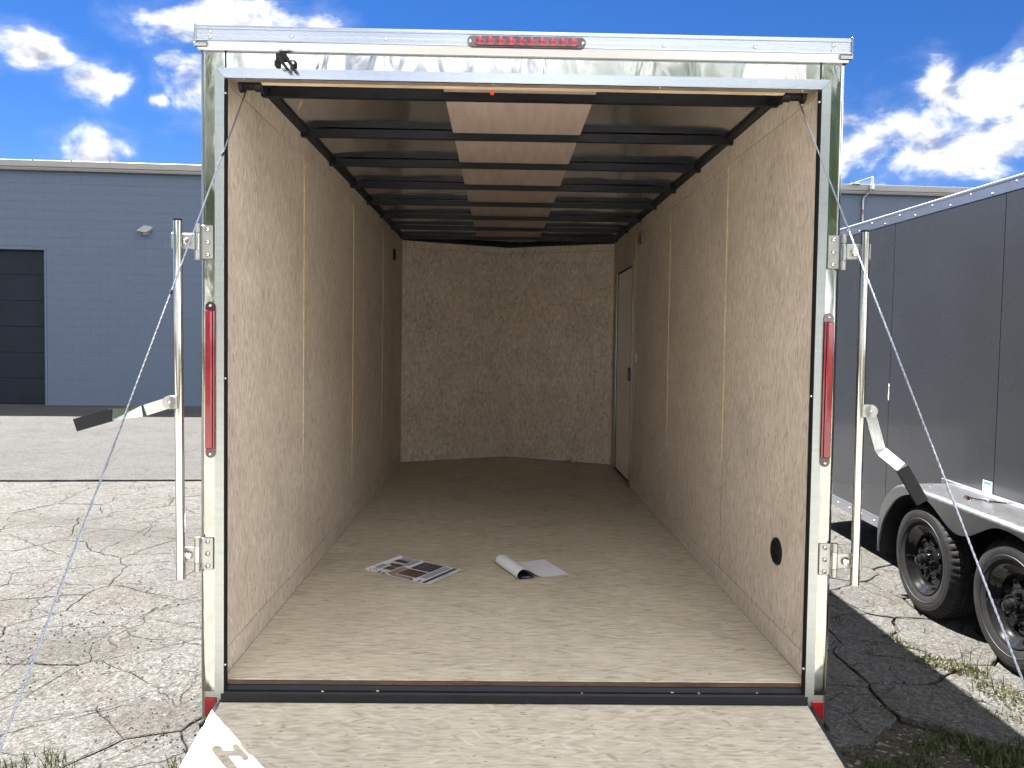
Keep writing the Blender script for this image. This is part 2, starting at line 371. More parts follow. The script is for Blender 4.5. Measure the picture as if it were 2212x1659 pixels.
M['gutter'] = simple('gutter', (.20, .195, .185), .5, var=.06, vscale=1.2, stretch=(1, 1, 6))
M['roofing'] = simple('roofing', (.55, .55, .54), .6, var=.08)
M['door_panel'] = simple('door_panel', (.80, .75, .68), .35, var=.03, vscale=3)
M['bark'] = simple('bark', (.10, .075, .055), .9, var=.4, vscale=5, bmp=.8, bscale=16, stretch=(2, 2, .5))
M['hose'] = simple('hose', (.45, .46, .48), .4, .8, var=.1)
M['asphalt_old'] = asphalt('asphalt_old', (.074, .0725, .0695), (.010, .009, .008), 1., agg=120)
M['asphalt_new'] = asphalt('asphalt_new', (.051, .051, .052), (.015, .014, .014), .4, agg=140)

def lens_red(name, col=(.20, .003, .010)):
    mt, t, b = new_mat(name)
    co = objco(t); sp = N(t, 'ShaderNodeSeparateXYZ'); t.links.new(co, sp.inputs[0])
    n = noise(t, co, 18, 3, .5)
    t.links.new(mixc(t, ramp(t, n, [(.35, 0.), (.65, 1.)]), tuple(c*.72 for c in col), col), b.inputs['Base Color'])
    b.inputs['Roughness'].default_value = .16; b.inputs['Coat Weight'].default_value = .6; b.inputs['Coat Roughness'].default_value = .05
    return mt
M['lens'] = lens_red('lens'); M['lens_dark'] = lens_red('lens_dark', (.035, .002, .005)); M['reflector'] = lens_red('reflector', (.26, .006, .010))
M['led'] = lens_red('led', (.24, .005, .024))
def leafmat(name, a, b_, tr=.25):
    mt, t, b = new_mat(name)
    g = N(t, 'ShaderNodeNewGeometry'); r = g.outputs['Random Per Island']
    t.links.new(mixc(t, r, a, b_), b.inputs['Base Color']); b.inputs['Roughness'].default_value = .55
    b.inputs['Specular IOR Level'].default_value = .3
    b.inputs['Subsurface Weight'].default_value = 0
    ts = N(t, 'ShaderNodeBsdfTranslucent'); t.links.new(mixc(t, r, tuple(x*1.4 for x in a), tuple(x*1.4 for x in b_)), ts.inputs[0])
    mx = N(t, 'ShaderNodeMixShader'); mx.inputs[0].default_value = tr
    t.links.new(b.outputs[0], mx.inputs[1]); t.links.new(ts.outputs[0], mx.inputs[2])
    t.links.new(mx.outputs[0], t.nodes['Material Output'].inputs[0]); return mt
M['leaf'] = leafmat('leaf', (.035, .070, .016), (.115, .165, .045))
M['grass'] = leafmat('grass', (.024, .042, .010), (.060, .075, .024))
M['weed'] = leafmat('weed', (.040, .048, .014), (.085, .078, .026))
def ground_mat():
    mt, t, b = new_mat('ground_dirt'); co = N(t, 'ShaderNodeNewGeometry').outputs['Position']
    a = noise(t, co, 28, 6, .7); c = noise(t, co, 1.6, 5, .6); vo = N(t, 'ShaderNodeTexVoronoi'); vo.inputs['Scale'].default_value = 60; t.links.new(co, vo.inputs['Vector'])
    sp = N(t, 'ShaderNodeSeparateColor'); t.links.new(vo.outputs['Color'], sp.inputs[0])
    col = ramp(t, a, [(.3, (.022, .018, .014)), (.55, (.055, .046, .036)), (.8, (.11, .095, .078))])
    col = mixc(t, math_(t, 'GREATER_THAN', sp.outputs[0], .88), col, (.15, .14, .125))
    col = mixc(t, math_(t, 'MULTIPLY', smooth(t, c, .50, .68), .6), col, (.060, .075, .022))
    sy_ = N(t, 'ShaderNodeSeparateXYZ'); t.links.new(co, sy_.inputs[0])
    t.links.new(col, b.inputs['Base Color']); b.inputs['Roughness'].default_value = .95; b.inputs['Specular IOR Level'].default_value = .15
    bump(t, b, math_(t, 'ADD', a, vo.outputs['Distance']), 1., .012); return mt
M['dirt'] = ground_mat()

# ------------------------------------------------------------------ the ground
g = MB(); g.sheet([[(x, y, -.03) for x in (-600, -60, -12, 0, 12, 60, 600)] for y in (-600, -60, -14, -2, 2, 6, 30, 600)])
tag(g.obj('ground', M['dirt']), kind='structure')
# old lot: a sheet with two openings where the broken pieces lie
LX0, LX1, RX0, RX1, LY = -6.3, -.9, .9, 3.3, 5.78
YAW_S = R(4.6)                                     # the seam runs a little askew
def seam_y(x): return 6.24+x*math.tan(YAW_S)
lot = MB()
def rect(x0, x1, y0, y1, z, top=False):
    ya, yb = (seam_y(x0), seam_y(x1)) if top else (y1, y1)
    lot.add([(x0, y0, z), (x1, y0, z), (x1, yb, z), (x0, ya, z)], [(0, 1, 2, 3)])
rect(-45, LX0, .4, 0, 0, True); rect(LX1, RX0, .9, 0, 0, True); rect(RX1, 45, .4, 0, 0, True)
rect(RX0, RX1, 4.0, 0, 0, True)
lot_o = tag(lot.obj('asphalt_lot', M['asphalt_old']), kind='structure')
bk = MB(); bk.sheet([[(x, y, 0) for x in (-45, -8, 0, 8, 45)] for y in (-15, -9, -4, -.9)])
tag(bk.obj('rear_lot', M['concrete']), kind='structure')
rd = MB(); c_, s_ = math.cos(YAW_S), math.sin(YAW_S)
rpoly = [(-45, seam_y(-45)+.05), (-20, seam_y(-20)+.05)]
rng = random.Random(3)
xx = -20.
while xx < 20: xx += .16; rpoly.append((xx, seam_y(xx)+.045+rng.uniform(-.016, .016)))
rpoly += [(45, seam_y(45)+.05), (45, 30), (-45, 30)]
rd.prism(rpoly, 'z', -.02, .012)
tag(rd.obj('service_road', M['asphalt_new']), kind='structure')

def clip(poly, px, py, nx, ny):
    out = []
    for i in range(len(poly)):
        a, b = poly[i], poly[(i+1) % len(poly)]
        da = (a[0]-px)*nx+(a[1]-py)*ny; db = (b[0]-px)*nx+(b[1]-py)*ny
        if da <= 0: out.append(a)
        if (da < 0 < db) or (db < 0 < da):
            k = da/(da-db); out.append((a[0]+(b[0]-a[0])*k, a[1]+(b[1]-a[1])*k))
    return out
def hsh(x, y, k=0):
    v = math.sin(round(x*500)*12.9898+round(y*500)*78.233+k*37.7)*43758.5453
    return v-math.floor(v)
def pieces(x0, x1, ylow, cell, gap, top, seed):
    rg = random.Random(seed); pts = []
    nx = int((x1-x0)/cell)+1; y0 = -.3; ny = int((6.8-y0)/cell)+1
    for i in range(-1, nx+1):
        for j in range(-1, ny+1):
            if rg.random() < .16: continue
            pts.append((x0+(i+.5+rg.uniform(-.48, .48))*cell, y0+(j+.5+rg.uniform(-.48, .48))*cell))
    for (px, py) in pts:
        if not (x0-.3 < px < x1+.3): continue
        if py < ylow(px)+.06*math.sin(px*9): continue
        poly = [(x0, y0), (x1, y0), (x1, top(x1)), (x0, top(x0))]
        for (qx, qy) in pts:
            if (qx, qy) == (px, py) or (qx-px)**2+(qy-py)**2 > (cell*4)**2: continue
            poly = clip(poly, (px+qx)/2, (py+qy)/2, qx-px, qy-py)
            if not poly: break
        if not poly or len(poly) < 3: continue
        cx = sum(p[0] for p in poly)/len(poly); cyy = sum(p[1] for p in poly)/len(poly)
        ring = []
        for i in range(len(poly)):
            a, b = poly[i], poly[(i+1) % len(poly)]
            L = math.hypot(b[0]-a[0], b[1]-a[1])
            if L < .004: continue
            edge = all(abs(p[0]-x0) < 1e-4 or abs(p[0]-x1) < 1e-4 or abs(p[1]-top(p[0])) < 1e-3 for p in (a, b))
            lo, hi = sorted((a, b)); k = max(1, min(6, int(L/.055)))
            seg = []
            for q in range(k):
                t_ = q/k
                fx, fy = a[0]+(b[0]-a[0])*t_, a[1]+(b[1]-a[1])*t_
                if q and not edge:
                    j = (hsh(fx, fy)-.5)*.30*L/k+(hsh(fx, fy, 1)-.5)*.012
                    ux, uy = (hi[0]-lo[0])/L, (hi[1]-lo[1])/L
                    fx -= uy*j; fy += ux*j
                seg.append((fx, fy))
            ring += seg
        if len(ring) < 3: continue
        gg = gap*rg.uniform(.5, 1.5); out = []
        for (fx, fy) in ring:
            d = math.hypot(cx-fx, cyy-fy) or 1
            wv = gg*(.35+1.3*hsh(fx, fy, 2))
            out.append((fx+(cx-fx)/d*wv, fy+(cyy-fy)/d*wv))
        n = len(out); tz = rg.uniform(-.002, .002); bx_, by_ = rg.uniform(-.004, .004), rg.uniform(-.004, .004)
        Z = lambda p, dz: tz+bx_*(p[0]-cx)+by_*(p[1]-cyy)+dz
        inner = [(p[0]+(cx-p[0])*.022, p[1]+(cyy-p[1])*.022) for p in out]
        mb = MB()
        mb.add([(p[0], p[1], Z(p, -.026)) for p in out]+[(p[0], p[1], Z(p, -.0035)) for p in out]+[(p[0], p[1], Z(p, 0)) for p in inner],
               [(i, (i+1) % n, n+(i+1) % n, n+i) for i in range(n)]+[(n+i, n+(i+1) % n, 2*n+(i+1) % n, 2*n+i) for i in range(n)]+[tuple(range(2*n, 3*n))])
        mb.obj('asphalt_piece', M['asphalt_old'], lot_o)
pieces(LX0, LX1, lambda x: .30, .46, .0028, seam_y, 11)
pieces(RX0, RX1, lambda x: .74-.45*max(0, min(1, (x-1.45)/.6))+.15*max(0, (x-2.2)), .42, .0065, lambda x: 4.0, 5)

# ------------------------------------------------------------------ the open trailer
TR = thing('cargo_trailer', 'open enclosed cargo trailer with bare strand board interior and polished metal rear corners', 'trailer', (0, 0, 0), .0042)
ZF, ZC, WI, LS, LV = .44, 2.567, 1.0, 4.72, 5.18
XE = 1.07
# floor and the wood edge at the sill
MB().box(-WI+.001, WI-.001, .022, 4.70, ZF-.018, ZF).obj('floor_deck', M['osb_floor'], TR)
MB().prism([(-WI+.001, 4.7005), (WI-.001, 4.7005), (0, LV)], 'z', ZF-.018, ZF-.0004).obj('nose_floor', M['osb_floor'], TR)
MB().box(-.978, .978, .014, .0218, ZF-.021, ZF-.003).obj('floor_edge_strip', M['dark_wood'], TR)
# rear sill: black rolled steel with a step
sl = MB().prism([(-.012, .378), (-.012, .402), (-.006, .408), (.004, .410), (.010, .424), (.0138, .4255), (.05, .415), (.05, .3), (-.004, .3), (-.004, .378)], 'x', -.994, .994)
sill = sl.obj('rear_sill', M['black_steel'], TR)
for i in range(7):
    x = random.Random(i).uniform(-.9, .9); y = random.Random(i+50).uniform(-.008, .002)
    MB().box(x, x+random.Random(i+9).uniform(.003, .010), y, y+.003, .4085, .4115).obj('wood_chip', M['raw_wood'], sill)
# walls: 4 ft sheets with open joints, bottom kick strip, top strip
KZ, TZ = .528, 2.455
seams = [.03, 1.08, 2.30, 3.52, LS]
for sd in (-1, 1):
    x0, x1 = (-WI-.010, -WI) if sd < 0 else (WI, WI+.010)
    for i in range(4):
        a, b = seams[i]+(.004 if i else 0), seams[i+1]-(.004 if i < 3 else 0)
        if sd > 0 and i == 3:
            b1 = 3.61
            MB().box(x0, x1, a, b1-.001, KZ+.003, TZ-.003).obj('wall_panel', M['osb_wall'], TR)
            MB().box(x0, x1, b1, b, 2.27, TZ-.003).obj('wall_panel', M['osb_wall'], TR)
            MB().box(x0, x1, 4.47, b, ZF, 2.269).obj('wall_panel', M['osb_wall'], TR)
        else:
            MB().box(x0, x1, a, b, KZ+.003, TZ-.003).obj('wall_panel', M['osb_wall'], TR)
        if i < 3:   # pale unfinished edge and batten in the joint
            xs = (-WI-.0045, -WI+.0048) if sd < 0 else (WI-.0048, WI+.0045)
            zc = 1.05 if i == 0 else .95
            MB().box(xs[0], xs[1], b+.0004, b+.0076, zc, TZ-.02).obj('joint_batten', M['raw_wood'], TR)
            MB().box(xs[0]+(-.006 if sd < 0 else .006), xs[1]+(-.008 if sd < 0 else .008), b+.0004, b+.0076, KZ, zc-.001).obj('joint_backing', M['dark_wood'], TR)
    for (a, b) in ((.03, 2.44), (2.443, 3.608 if sd > 0 else LS)):
        MB().box(x0-.002*sd*0, x1, a, b, ZF+.0005, KZ).obj('kick_strip', M['osb_wall'], TR)
    MB().box(x0, x1, .03, 2.44, TZ, ZC-.004).obj('top_strip', M['osb_wall'], TR)
    MB().box(x0, x1, 2.443, LS, TZ, ZC-.004).obj('top_strip', M['osb_wall'], TR)
    xa, xb = (-XE, -XE+.012) if sd < 0 else (XE-.012, XE)
    MB().box(xa, xb, .052, LS, .30, 2.585).obj('side_skin', M['charcoal'], TR)
    MB().box(min(xa, xb)-(.004 if sd < 0 else 0), max(xa, xb)+(.004 if sd > 0 else 0), .055, LS, 2.585, 2.62).obj('roof_rail', M['alu'], TR)
    xc = (-WI, -WI+.042) if sd < 0 else (WI-.042, WI)
    MB().box(xc[0], xc[1], .07, LS-.02, ZC-.020, ZC-.004).obj('cove_rail', M['black_steel'], TR)
# nose walls (V front)
for sd in (-1, 1):
    nm = Vector((LV-LS, -sd*WI, 0)).normalized()
    for (za, zb) in ((ZF, TZ+.02), (TZ+.023, ZC-.004)):
        pl = [(sd*WI, LS+.0005), (0, LV+.0005), (0, LV+.011), (sd*(WI+.012), LS+.006)]
        MB().prism(pl, 'z', za, zb).obj('front_panel', M['osb_front'], TR)
    MB().prism([(sd*XE, LS), (0, LV+.07), (0, LV+.08), (sd*XE, LS+.012)], 'z', .30, 2.62).obj('nose_skin', M['charcoal'], TR)
# ceiling: metal roof skin in bays, plywood strip along the middle, black roof bows
BOWS = [.43+.582*k for k in range(8)]
edges_ = [.06]+BOWS+[LS]
rows = 10
for sd in (-1, 1):
    for i in range(len(edges_)-1):
        a, b = edges_[i]+.001, edges_[i+1]-.001
        rg = random.Random(i*2+sd); ph, am = rg.uniform(0, 6), rg.uniform(.002, .006)
        rws = []
        for u in range(9):
            y = a+(b-a)*u/8
            rws.append([(sd*(.285+(WI-.285)*v/14), y, ZC+.002-am*math.sin(math.pi*u/8)*(.6+.6*math.sin(ph+v*.55))-(.016*max(0, (v-12)/2)**2)) for v in range(15)])
        MB().sheet(rws).obj('ceiling_sheet', M['roof_skin'], TR, smooth=60)
for i in range(len(edges_)-1):
    MB().box(-.30, .285, edges_[i]+.001, edges_[i+1]-.001, ZC-.010, ZC-.003).obj('ceiling_strip', M['luan'], TR)
MB().prism([(-WI, LS), (WI, LS), (0, LV)], 'z', ZC, ZC+.006).obj('nose_ceiling', M['roof_skin'], TR)
for y in BOWS:
    MB().prism([(y-.004, ZC-.002), (y-.004, ZC-.039), (y+.022, ZC-.039), (y+.030, ZC-.002)], 'x', -WI+.002, WI-.002).obj('roof_bow', M['black_steel'], TR)
for sd in (-1, 1):
    MB().prism([(sd*(WI-.004), LS-.01), (0, LV-.012), (0, LV-.04), (sd*(WI-.004), LS-.04)], 'z', ZC-.030, ZC-.002).obj('nose_rail', M['black_steel'], TR)
MB().box(-XE+.001, XE-.001, .06, LS, 2.60, 2.612).obj('roof_sheet', M['alu'], TR)
MB().prism([(-XE, LS+.001), (XE, LS+.001), (0, LV+.07)], 'z', 2.60, 2.612).obj('nose_roof', M['alu'], TR)
# rear frame: corner posts with rounded outer edge
for sd in (-1, 1):
    r = .022; arc = [(XE-r+r*math.sin(t), .0+r-r*math.cos(t)) for t in (R(90)*k/6 for k in range(7))]
    poly = [(.986, 0)]+arc+[(XE, .06), (1.012, .06), (1.012, .028), (.986, .028)]
    poly = [(sd*p[0], p[1]) for p in poly]
    post = MB().prism(poly, 'z', .405, 2.5365).obj('corner_post', M['stainless'], TR, smooth=40)
    low = [(sd*p[0], p[1]) for p in [(.9945, .0015)]+[(q[0]-.0008, q[1]+.0015) for q in arc]+[(XE-.0008, .058), (.9945, .058)]]
    MB().prism(low, 'z', .289, .4046).obj('post_foot', M['brushed'], post)
    fx = (.021, .0605)
    rx0, rx1 = sorted((sd*1.012, sd*1.053))
    MB().box(rx0, rx1, -.003, .0014, .316, .384, .004).obj('reflector', M['reflector'], TR)
MB().box(-.981, .981, .001, .05, 2.471, 2.5365).obj('header_panel', M['stainless'], TR)
for x in (-1.0, .9965): MB().box(x, x+.0006, -.0006, .0005, 2.484, 2.5355).obj('header_seam', M['zinc_plate'], TR)
# door trim: three mitred lengths of flat aluminium
def trim(pts, nm):
    return MB().prism(pts, 'y', -.010, -.0005).obj('door_trim', M[nm], TR)
TO, TI, TT, TB = 1.0155, .985, 2.4825, 2.4500
trim([(-TO, .401), (-TI, .401), (-TI, TB), (-TO, TT)], 'brushed'); trim([(TO, .400), (TI, .400), (TI, TB), (TO, TT)], 'brushed')
trim([(-TO+.001, TT), (-TI+.001, TB), (TI-.001, TB), (TO-.001, TT)], 'brushed_x')
for sd in (-1, 1):
    xs = sorted((sd*.9805, sd*.9845)); MB().box(xs[0], xs[1], -.002, .014, .40, 2.445).obj('door_gasket', M['gasket'], TR)
MB().box(-.984, .984, -.0003, .050, 2.4560, 2.4705).obj('door_gasket', M['gasket_tan'], TR)
MB().box(-.885, .885, .056, .075, 2.4545, 2.4735).obj('header_batten', M['raw_wood'], TR)
MB().box(-.995, .995, .062, .085, 2.4745, 2.56).obj('header_tube', M['black_steel'], TR)
MB().box(-.120, -.106, .30, .32, 2.515, 2.556).obj('wire_loom', M['orange'], TR)
for (x, z) in ((-.986, 2.401), (-.9855, 1.465), (-.9855, .50), (.983, 2.410), (.983, 1.431), (.983, .50)):
    MB().cyl((x-.004*(1 if x > 0 else -1), -.0015, z), (x-.004*(1 if x > 0 else -1), -.007, z), .0045, .003, 10).obj('trim_screw', M['screw'], TR, smooth=40)
for x in (-.928, -.105, .45, .928):
    MB().cyl((x, .012, 2.4560), (x, .012, 2.4495), .0045, .003, 10).obj('trim_screw', M['screw'], TR, smooth=40)
# roof header rail with rolled top, lip and sloped under-face
hd = MB().prism([(.05, 2.606), (-.018, 2.614), (-.028, 2.611), (-.031, 2.604), (-.031, 2.5985), (-.028, 2.5975), (-.028, 2.582), (-.0285, 2.5805), (-.028, 2.579), (-.028, 2.5645), (-.0315, 2.564), (-.032, 2.5605), (-.0285, 2.5595), (-.0205, 2.549), (-.0200, 2.5484), (-.012, 2.5378), (.002, 2.5372), (.05, 2.5372)], 'x', -1.069, 1.069).obj('roof_header', M['brushed_x'], TR)
for x, z in ((-1.024, 2.591), (-1.023, 2.573), (-.761, 2.580), (-.455, 2.579), (.452, 2.575), (.752, 2.576), (1.011, 2.589), (1.010, 2.570)):
    MB().lathe([(0, -.0055), (.003, -.0050), (.0055, -.0025), (.0065, 0)], 12, (x, -.028, z), 'y').obj('rivet', M['screw'], hd, smooth=60)
for sd in (-1, 1):
    xs = sorted((sd*1.0685, sd*1.0745)); MB().box(xs[0], xs[1], -.034, .06, 2.550, 2.616, .004).obj('end_cap', M['brushed'], hd)
    MB().cyl((sd*1.035, -.026, 2.5495), (sd*1.0745, -.026, 2.5495), .008, None, 12).obj('corner_bead', M['brushed'], hd, smooth=40)
# high brake light: clear red lens, ten emitters, two screws
bl = MB()
def stadium(x0, x1, z0, z1, n=10):
    r = (z1-z0)/2; zc = (z0+z1)/2; return [(x1-r+r*math.cos(t), zc+r*math.sin(t)) for t in (R(-90+180*k/n) for k in range(n+1))]+[(x0+r+r*math.cos(t), zc+r*math.sin(t)) for t in (R(90+180*k/n) for k in range(n+1))]
bl.prism(stadium(-.191, .195, 2.556, 2.591), 'y', -.040, -.0275)
blo = bl.obj('brake_light', M['lens_dark'], TR)
MB().prism(stadium(-.168, .172, 2.560, 2.587), 'y', -.045, -.0402).obj('lens', M['lens_dark'], blo)
for i in range(10):
    x = -.149+i*(.304/9)
    MB().lathe([(0, -.0035), (.006, -.003), (.010, -.001), (.0135, .001), (.0135, .003)], 18, (x, -.0462, 2.5735), 'y').obj('emitter', M['led'], blo, smooth=50)
for x in (-.181, .185):
    MB().lathe([(0, -.003), (.004, -.0028), (.0055, 0)], 12, (x, -.040, 2.5735), 'y').obj('screw', M['screw'], blo, smooth=60)
# tail lights
for sd in (-1, 1):
    xa, xb = sorted((sd*1.0115, sd*1.0445)); za, zb = (1.200, 1.718) if sd < 0 else (1.193, 1.710)
    tl = MB()
    r = .0165; xc = (xa+xb)/2
    st = [(xc+r*math.cos(t), zb-r+r*math.sin(t)) for t in (R(180*k/12) for k in range(13))]+[(xc+r*math.cos(t), za+r+r*math.sin(t)) for t in (R(180+180*k/12) for k in range(13))]
    tl.prism(st, 'y', -.014, -.0005); to = tl.obj('tail_light', M['lens_dark'], TR)
    xi, xo = (xa+.0015, xb-.009) if sd < 0 else (xa+.009, xb-.0015)
    MB().box(xi, xo, -.026, -.0142, za+.030, zb-.028, .004).obj('lens', M['lens'], to)
    xi, xo = (xb-.0085, xb-.0015) if sd < 0 else (xa+.0015, xa+.0085)
    MB().box(xi, xo, -.021, -.0142, za+.030, zb-.028, .003).obj('side_lens', M['lens'], to)
    for z in (za+.013, zb-.013):
        MB().lathe([(0, -.004), (.004, -.0036), (.0056, 0)], 12, (xc, -.014, z), 'y').obj('screw', M['screw'], to, smooth=60)
# hold-back hook under the header
hk = MB().box(-.822, -.752, -.012, 0, 2.489, 2.511, .003).box(-.815, -.780, -.022, -.0125, 2.5, 2.531, .004).obj('hold_back_hook', M['black_plastic'], TR)
for (x0, x1) in ((-.812, -.772), (-.786, -.752)):
    MB().add([(x0, -.030, 2.520), (x0+.010, -.030, 2.520), (x1+.006, -.042, 2.472), (x1-.004, -.042, 2.472), (x0, -.012, 2.512), (x0+.010, -.012, 2.512), (x1+.006, -.030, 2.470), (x1-.004, -.030, 2.470)],
             [(0,1,2,3),(4,7,6,5),(0,4,5,1),(1,5,6,2),(2,6,7,3),(3,7,4,0)]).obj('jaw', M['black_plastic'], hk)
MB().box(-.797, -.763, -.026, -.0125, 2.476, 2.500, .003).obj('spring_plate', M['zinc'], hk)
MB().cyl((-.760, -.0122, 2.500), (-.760, -.016, 2.500), .005, None, 10).obj('screw', M['screw'], hk)
# lock bars: tube on two hinge brackets, bent flat handle with rubber grip
def flat_bar(pts, w, th):
    # pts: (x,y,z) centre line; the broad face looks to the camera, width across the run
    mb = MB(); vs = []
    for i, p in enumerate(pts):
        p = Vector(p); d = (Vector(pts[min(i+1, len(pts)-1)])-Vector(pts[max(i-1, 0)])); d.y = 0; d.normalize()
        n = Vector((-d.z, 0, d.x)); ww = w[i] if isinstance(w, (list, tuple)) else w
        for (a, b) in ((-1, -1), (1, -1), (1, 1), (-1, 1)):
            vs.append(p+n*a*ww/2+Vector((0, b*th/2, 0)))
    fs = [(0, 1, 2, 3), tuple(4*(len(pts)-1)+k for k in (3, 2, 1, 0))]
    for i in range(len(pts)-1):
        for k in range(4): fs.append((4*i+k, 4*i+(k+1) % 4, 4*i+4+(k+1) % 4, 4*i+4+k))
    return mb.add(vs, fs)
for sd in (-1, 1):
    xt, xb_ = (-1.129, -1.119) if sd < 0 else (1.135, 1.134); yt = -.030
    lb = MB().tube([(xt, yt, 1.979), ((xt+xb_)/2, yt, 1.39), (xb_, yt, .799)], .0145, 20).obj('lock_bar', M['zinc'], TR, smooth=40)
    MB().cyl((xt, yt, 1.9785), (xt, yt, 1.985), .0152, .0135, 16).obj('end_plug', M['black_plastic'], lb, smooth=40)
    for (zt, zbm, xx_) in ((1.970, 1.858, xt), (.930, .822, xb_)):
        zm = (zt+zbm)/2
        xs = sorted((sd*1.021, sd*1.062)); pl = MB().box(xs[0], xs[1], -.0055, -.0005, zbm, zt, .0022).obj('hinge_plate', M['zinc_plate'], lb)
        for k in (-1, 0, 1):
            MB().lathe([(0, -.0075), (.004, -.0068), (.0072, -.0035), (.0085, 0)], 14, (sd*1.0405, -.0055, zm+k*.041), 'y').obj('bolt', M['screw'], lb, smooth=60)
            MB().lathe([(0, -.0005), (.0022, -.0005), (.0026, 0)], 6, (sd*1.0405, -.0132, zm+k*.041), 'y').obj('bolt_socket', M['black_steel'], lb)
        for (a, b) in ((zm+.029, zt+.003), (zbm-.003, zm-.029)):
            MB().cyl((sd*1.071, -.012, a), (sd*1.071, -.012, b), .0105, None, 14).obj('knuckle', M['zinc_plate'], lb, smooth=40)
        MB().cyl((sd*1.071, -.012, zm-.0275), (sd*1.071, -.012, zm+.0275), .010, None, 14).obj('knuckle', M['zinc'], lb, smooth=40)
        xs = sorted((sd*1.078, xx_-sd*.006)); arm = MB().box(xs[0], xs[1], -.020, -.014, zm-.026, zm+.026, .002).obj('bracket_arm', M['zinc_plate'], lb)
        MB().lathe([(.0145, 0), (.0125, -.004), (.007, -.001), (.0065, -.003), (0, -.003)], 18, ((xs[0]+xs[1])/2, -.0202, zm), 'y').obj('dimple', M['zinc'], lb, smooth=50)
        xs = sorted((xx_+sd*.008, xx_+sd*.020)); MB().box(xs[0], xs[1], yt-.006, yt+.006, zm-.029, zm+.027, .004).obj('cam_keeper', M['zinc_plate'], lb)
    xm = (xt+xb_)/2
    # lug and handle
    lx = -1.149 if sd < 0 else 1.163; xs = sorted((xm, lx)); 
    MB().box(xs[0], xs[1], yt-.020, yt-.014, 1.364, 1.408, .002).cyl((lx, yt-.014, 1.386), (lx, yt-.020, 1.386), .022, None, 18).obj('handle_lug', M['zinc_plate'], lb)
    MB().lathe([(0, -.004), (.004, -.0035), (.006, 0)], 12, (lx, yt-.020, 1.386), 'y').obj('pivot_pin', M['screw'], lb, smooth=60)
    if sd < 0:
        pts = [(-1.148, -.038, 1.386), (-1.22, -.060, 1.3605), (-1.227, -.066, 1.3585), (-1.306, -.115, 1.3485), (-1.395, -.150, 1.3200)]
        gp = [(-1.300, -.112, 1.3485), (-1.306, -.115, 1.3485), (-1.396, -.150, 1.3195)]
    else:
        pts = [(1.160, -.042, 1.385), (1.186, -.058, 1.318), (1.190, -.06, 1.264), (1.196, -.064, 1.256), (1.245, -.085, 1.208), (1.298, -.11, 1.105)]
        pts = [(1.160, -.042, 1.388), (1.189, -.060, 1.264), (1.195, -.064, 1.255), (1.246, -.090, 1.208), (1.252, -.094, 1.200), (1.306, -.115, 1.098)]
        gp = [(1.249, -.092, 1.205), (1.254, -.095, 1.196), (1.306, -.115, 1.0975)]
    ho = flat_bar(pts, .036, .0065).obj('handle', M['zinc'], lb)
    flat_bar(gp, .0405, .0115).obj('grip', M['black_plastic'], lb)
# spring rollers for the ramp cables
for sd in (-1, 1):
    xo, xi = sd*.972, sd*.886; zc = 2.462; yc = .10
    MB().lathe([(0, 0), (.030, 0), (.030, .006), (.022, .010), (.022, .030), (.017, .034), (.017, .066), (.024, .070), (.026, .083), (0, .083)] if sd > 0 else
               [(0, 0), (.030, 0), (.030, -.006), (.022, -.010), (.022, -.030), (.017, -.034), (.017, -.066), (.024, -.070), (.026, -.083), (0, -.083)], 24, (xi if sd > 0 else xi, yc, zc), 'x').obj('cable_roller', M['black_plastic'], TR, smooth=35)
# ramp door
RS = .19; RL = 1.86
def rz(y): return .372+RS*y
rang = math.atan(RS)
RD = MB().prism([(-.006, rz(-.006)), (-RL, rz(-RL)), (-RL, rz(-RL)-.019), (-.006, rz(-.006)-.019)], 'x', -.9975, .9975).obj('ramp_door', M['osb_ramp'], TR)
for sd in (-1, 1):
    xs = sorted((sd*.998, sd*1.010)); MB().prism([(-.012, rz(-.012)+.003), (-RL-.003, rz(-RL)+.003), (-RL-.003, rz(-RL)-.022), (-.012, rz(-.012)-.05)], 'x', xs[0], xs[1]).obj('edge_channel', M['brushed' if sd < 0 else 'black_steel'], RD)
    xs = sorted((sd*1.0102, sd*1.022)); MB().box(xs[0], xs[1], -.13, -.10, rz(-.115)-.01, rz(-.115)+.012, .003).obj('hinge_stop', M['black_plastic'], RD)
    MB().cyl((sd*1.010, -1.70, rz(-1.70)+.01), (sd*1.040, -1.70, rz(-1.70)+.01), .008, None, 10).obj('cable_anchor', M['zinc'], RD)
MB().prism([(-RL-.004, rz(-RL)+.002), (-RL-.30, .006), (-RL-.30, .002), (-RL-.004, rz(-RL)-.018)], 'x', -.97, .97).obj('ramp_flap', M['brushed'], RD)
MB().prism([(-.010, rz(-.01)-.0195), (-RL, rz(-RL)-.0195), (-RL, rz(-RL)-.024), (-.010, rz(-.01)-.052)], 'x', -.9975, .9975).obj('ramp_skin', M['alu'], RD)
for x0, y0, pts in ((-.995, -.300, [(0, .004), (.020, .004), (.008, -.020)]),):
    pth = [(x0+px, y0+py) for px, py in pts]
    mb = MB()
    for (a, b) in zip(pth[:-1], pth[1:]):
        d = Vector((b[0]-a[0], b[1]-a[1])).normalized(); n = Vector((-d.y, d.x))*.0018
        mb.add([(a[0]-n.x, a[1]-n.y, rz(a[1]-n.y)+.0008), (a[0]+n.x, a[1]+n.y, rz(a[1]+n.y)+.0008), (b[0]+n.x, b[1]+n.y, rz(b[1]+n.y)+.0008), (b[0]-n.x, b[1]-n.y, rz(b[1]-n.y)+.0008)], [(0, 1, 2, 3)])
    mb.obj('stamped_digit', M['ink_red'], RD)
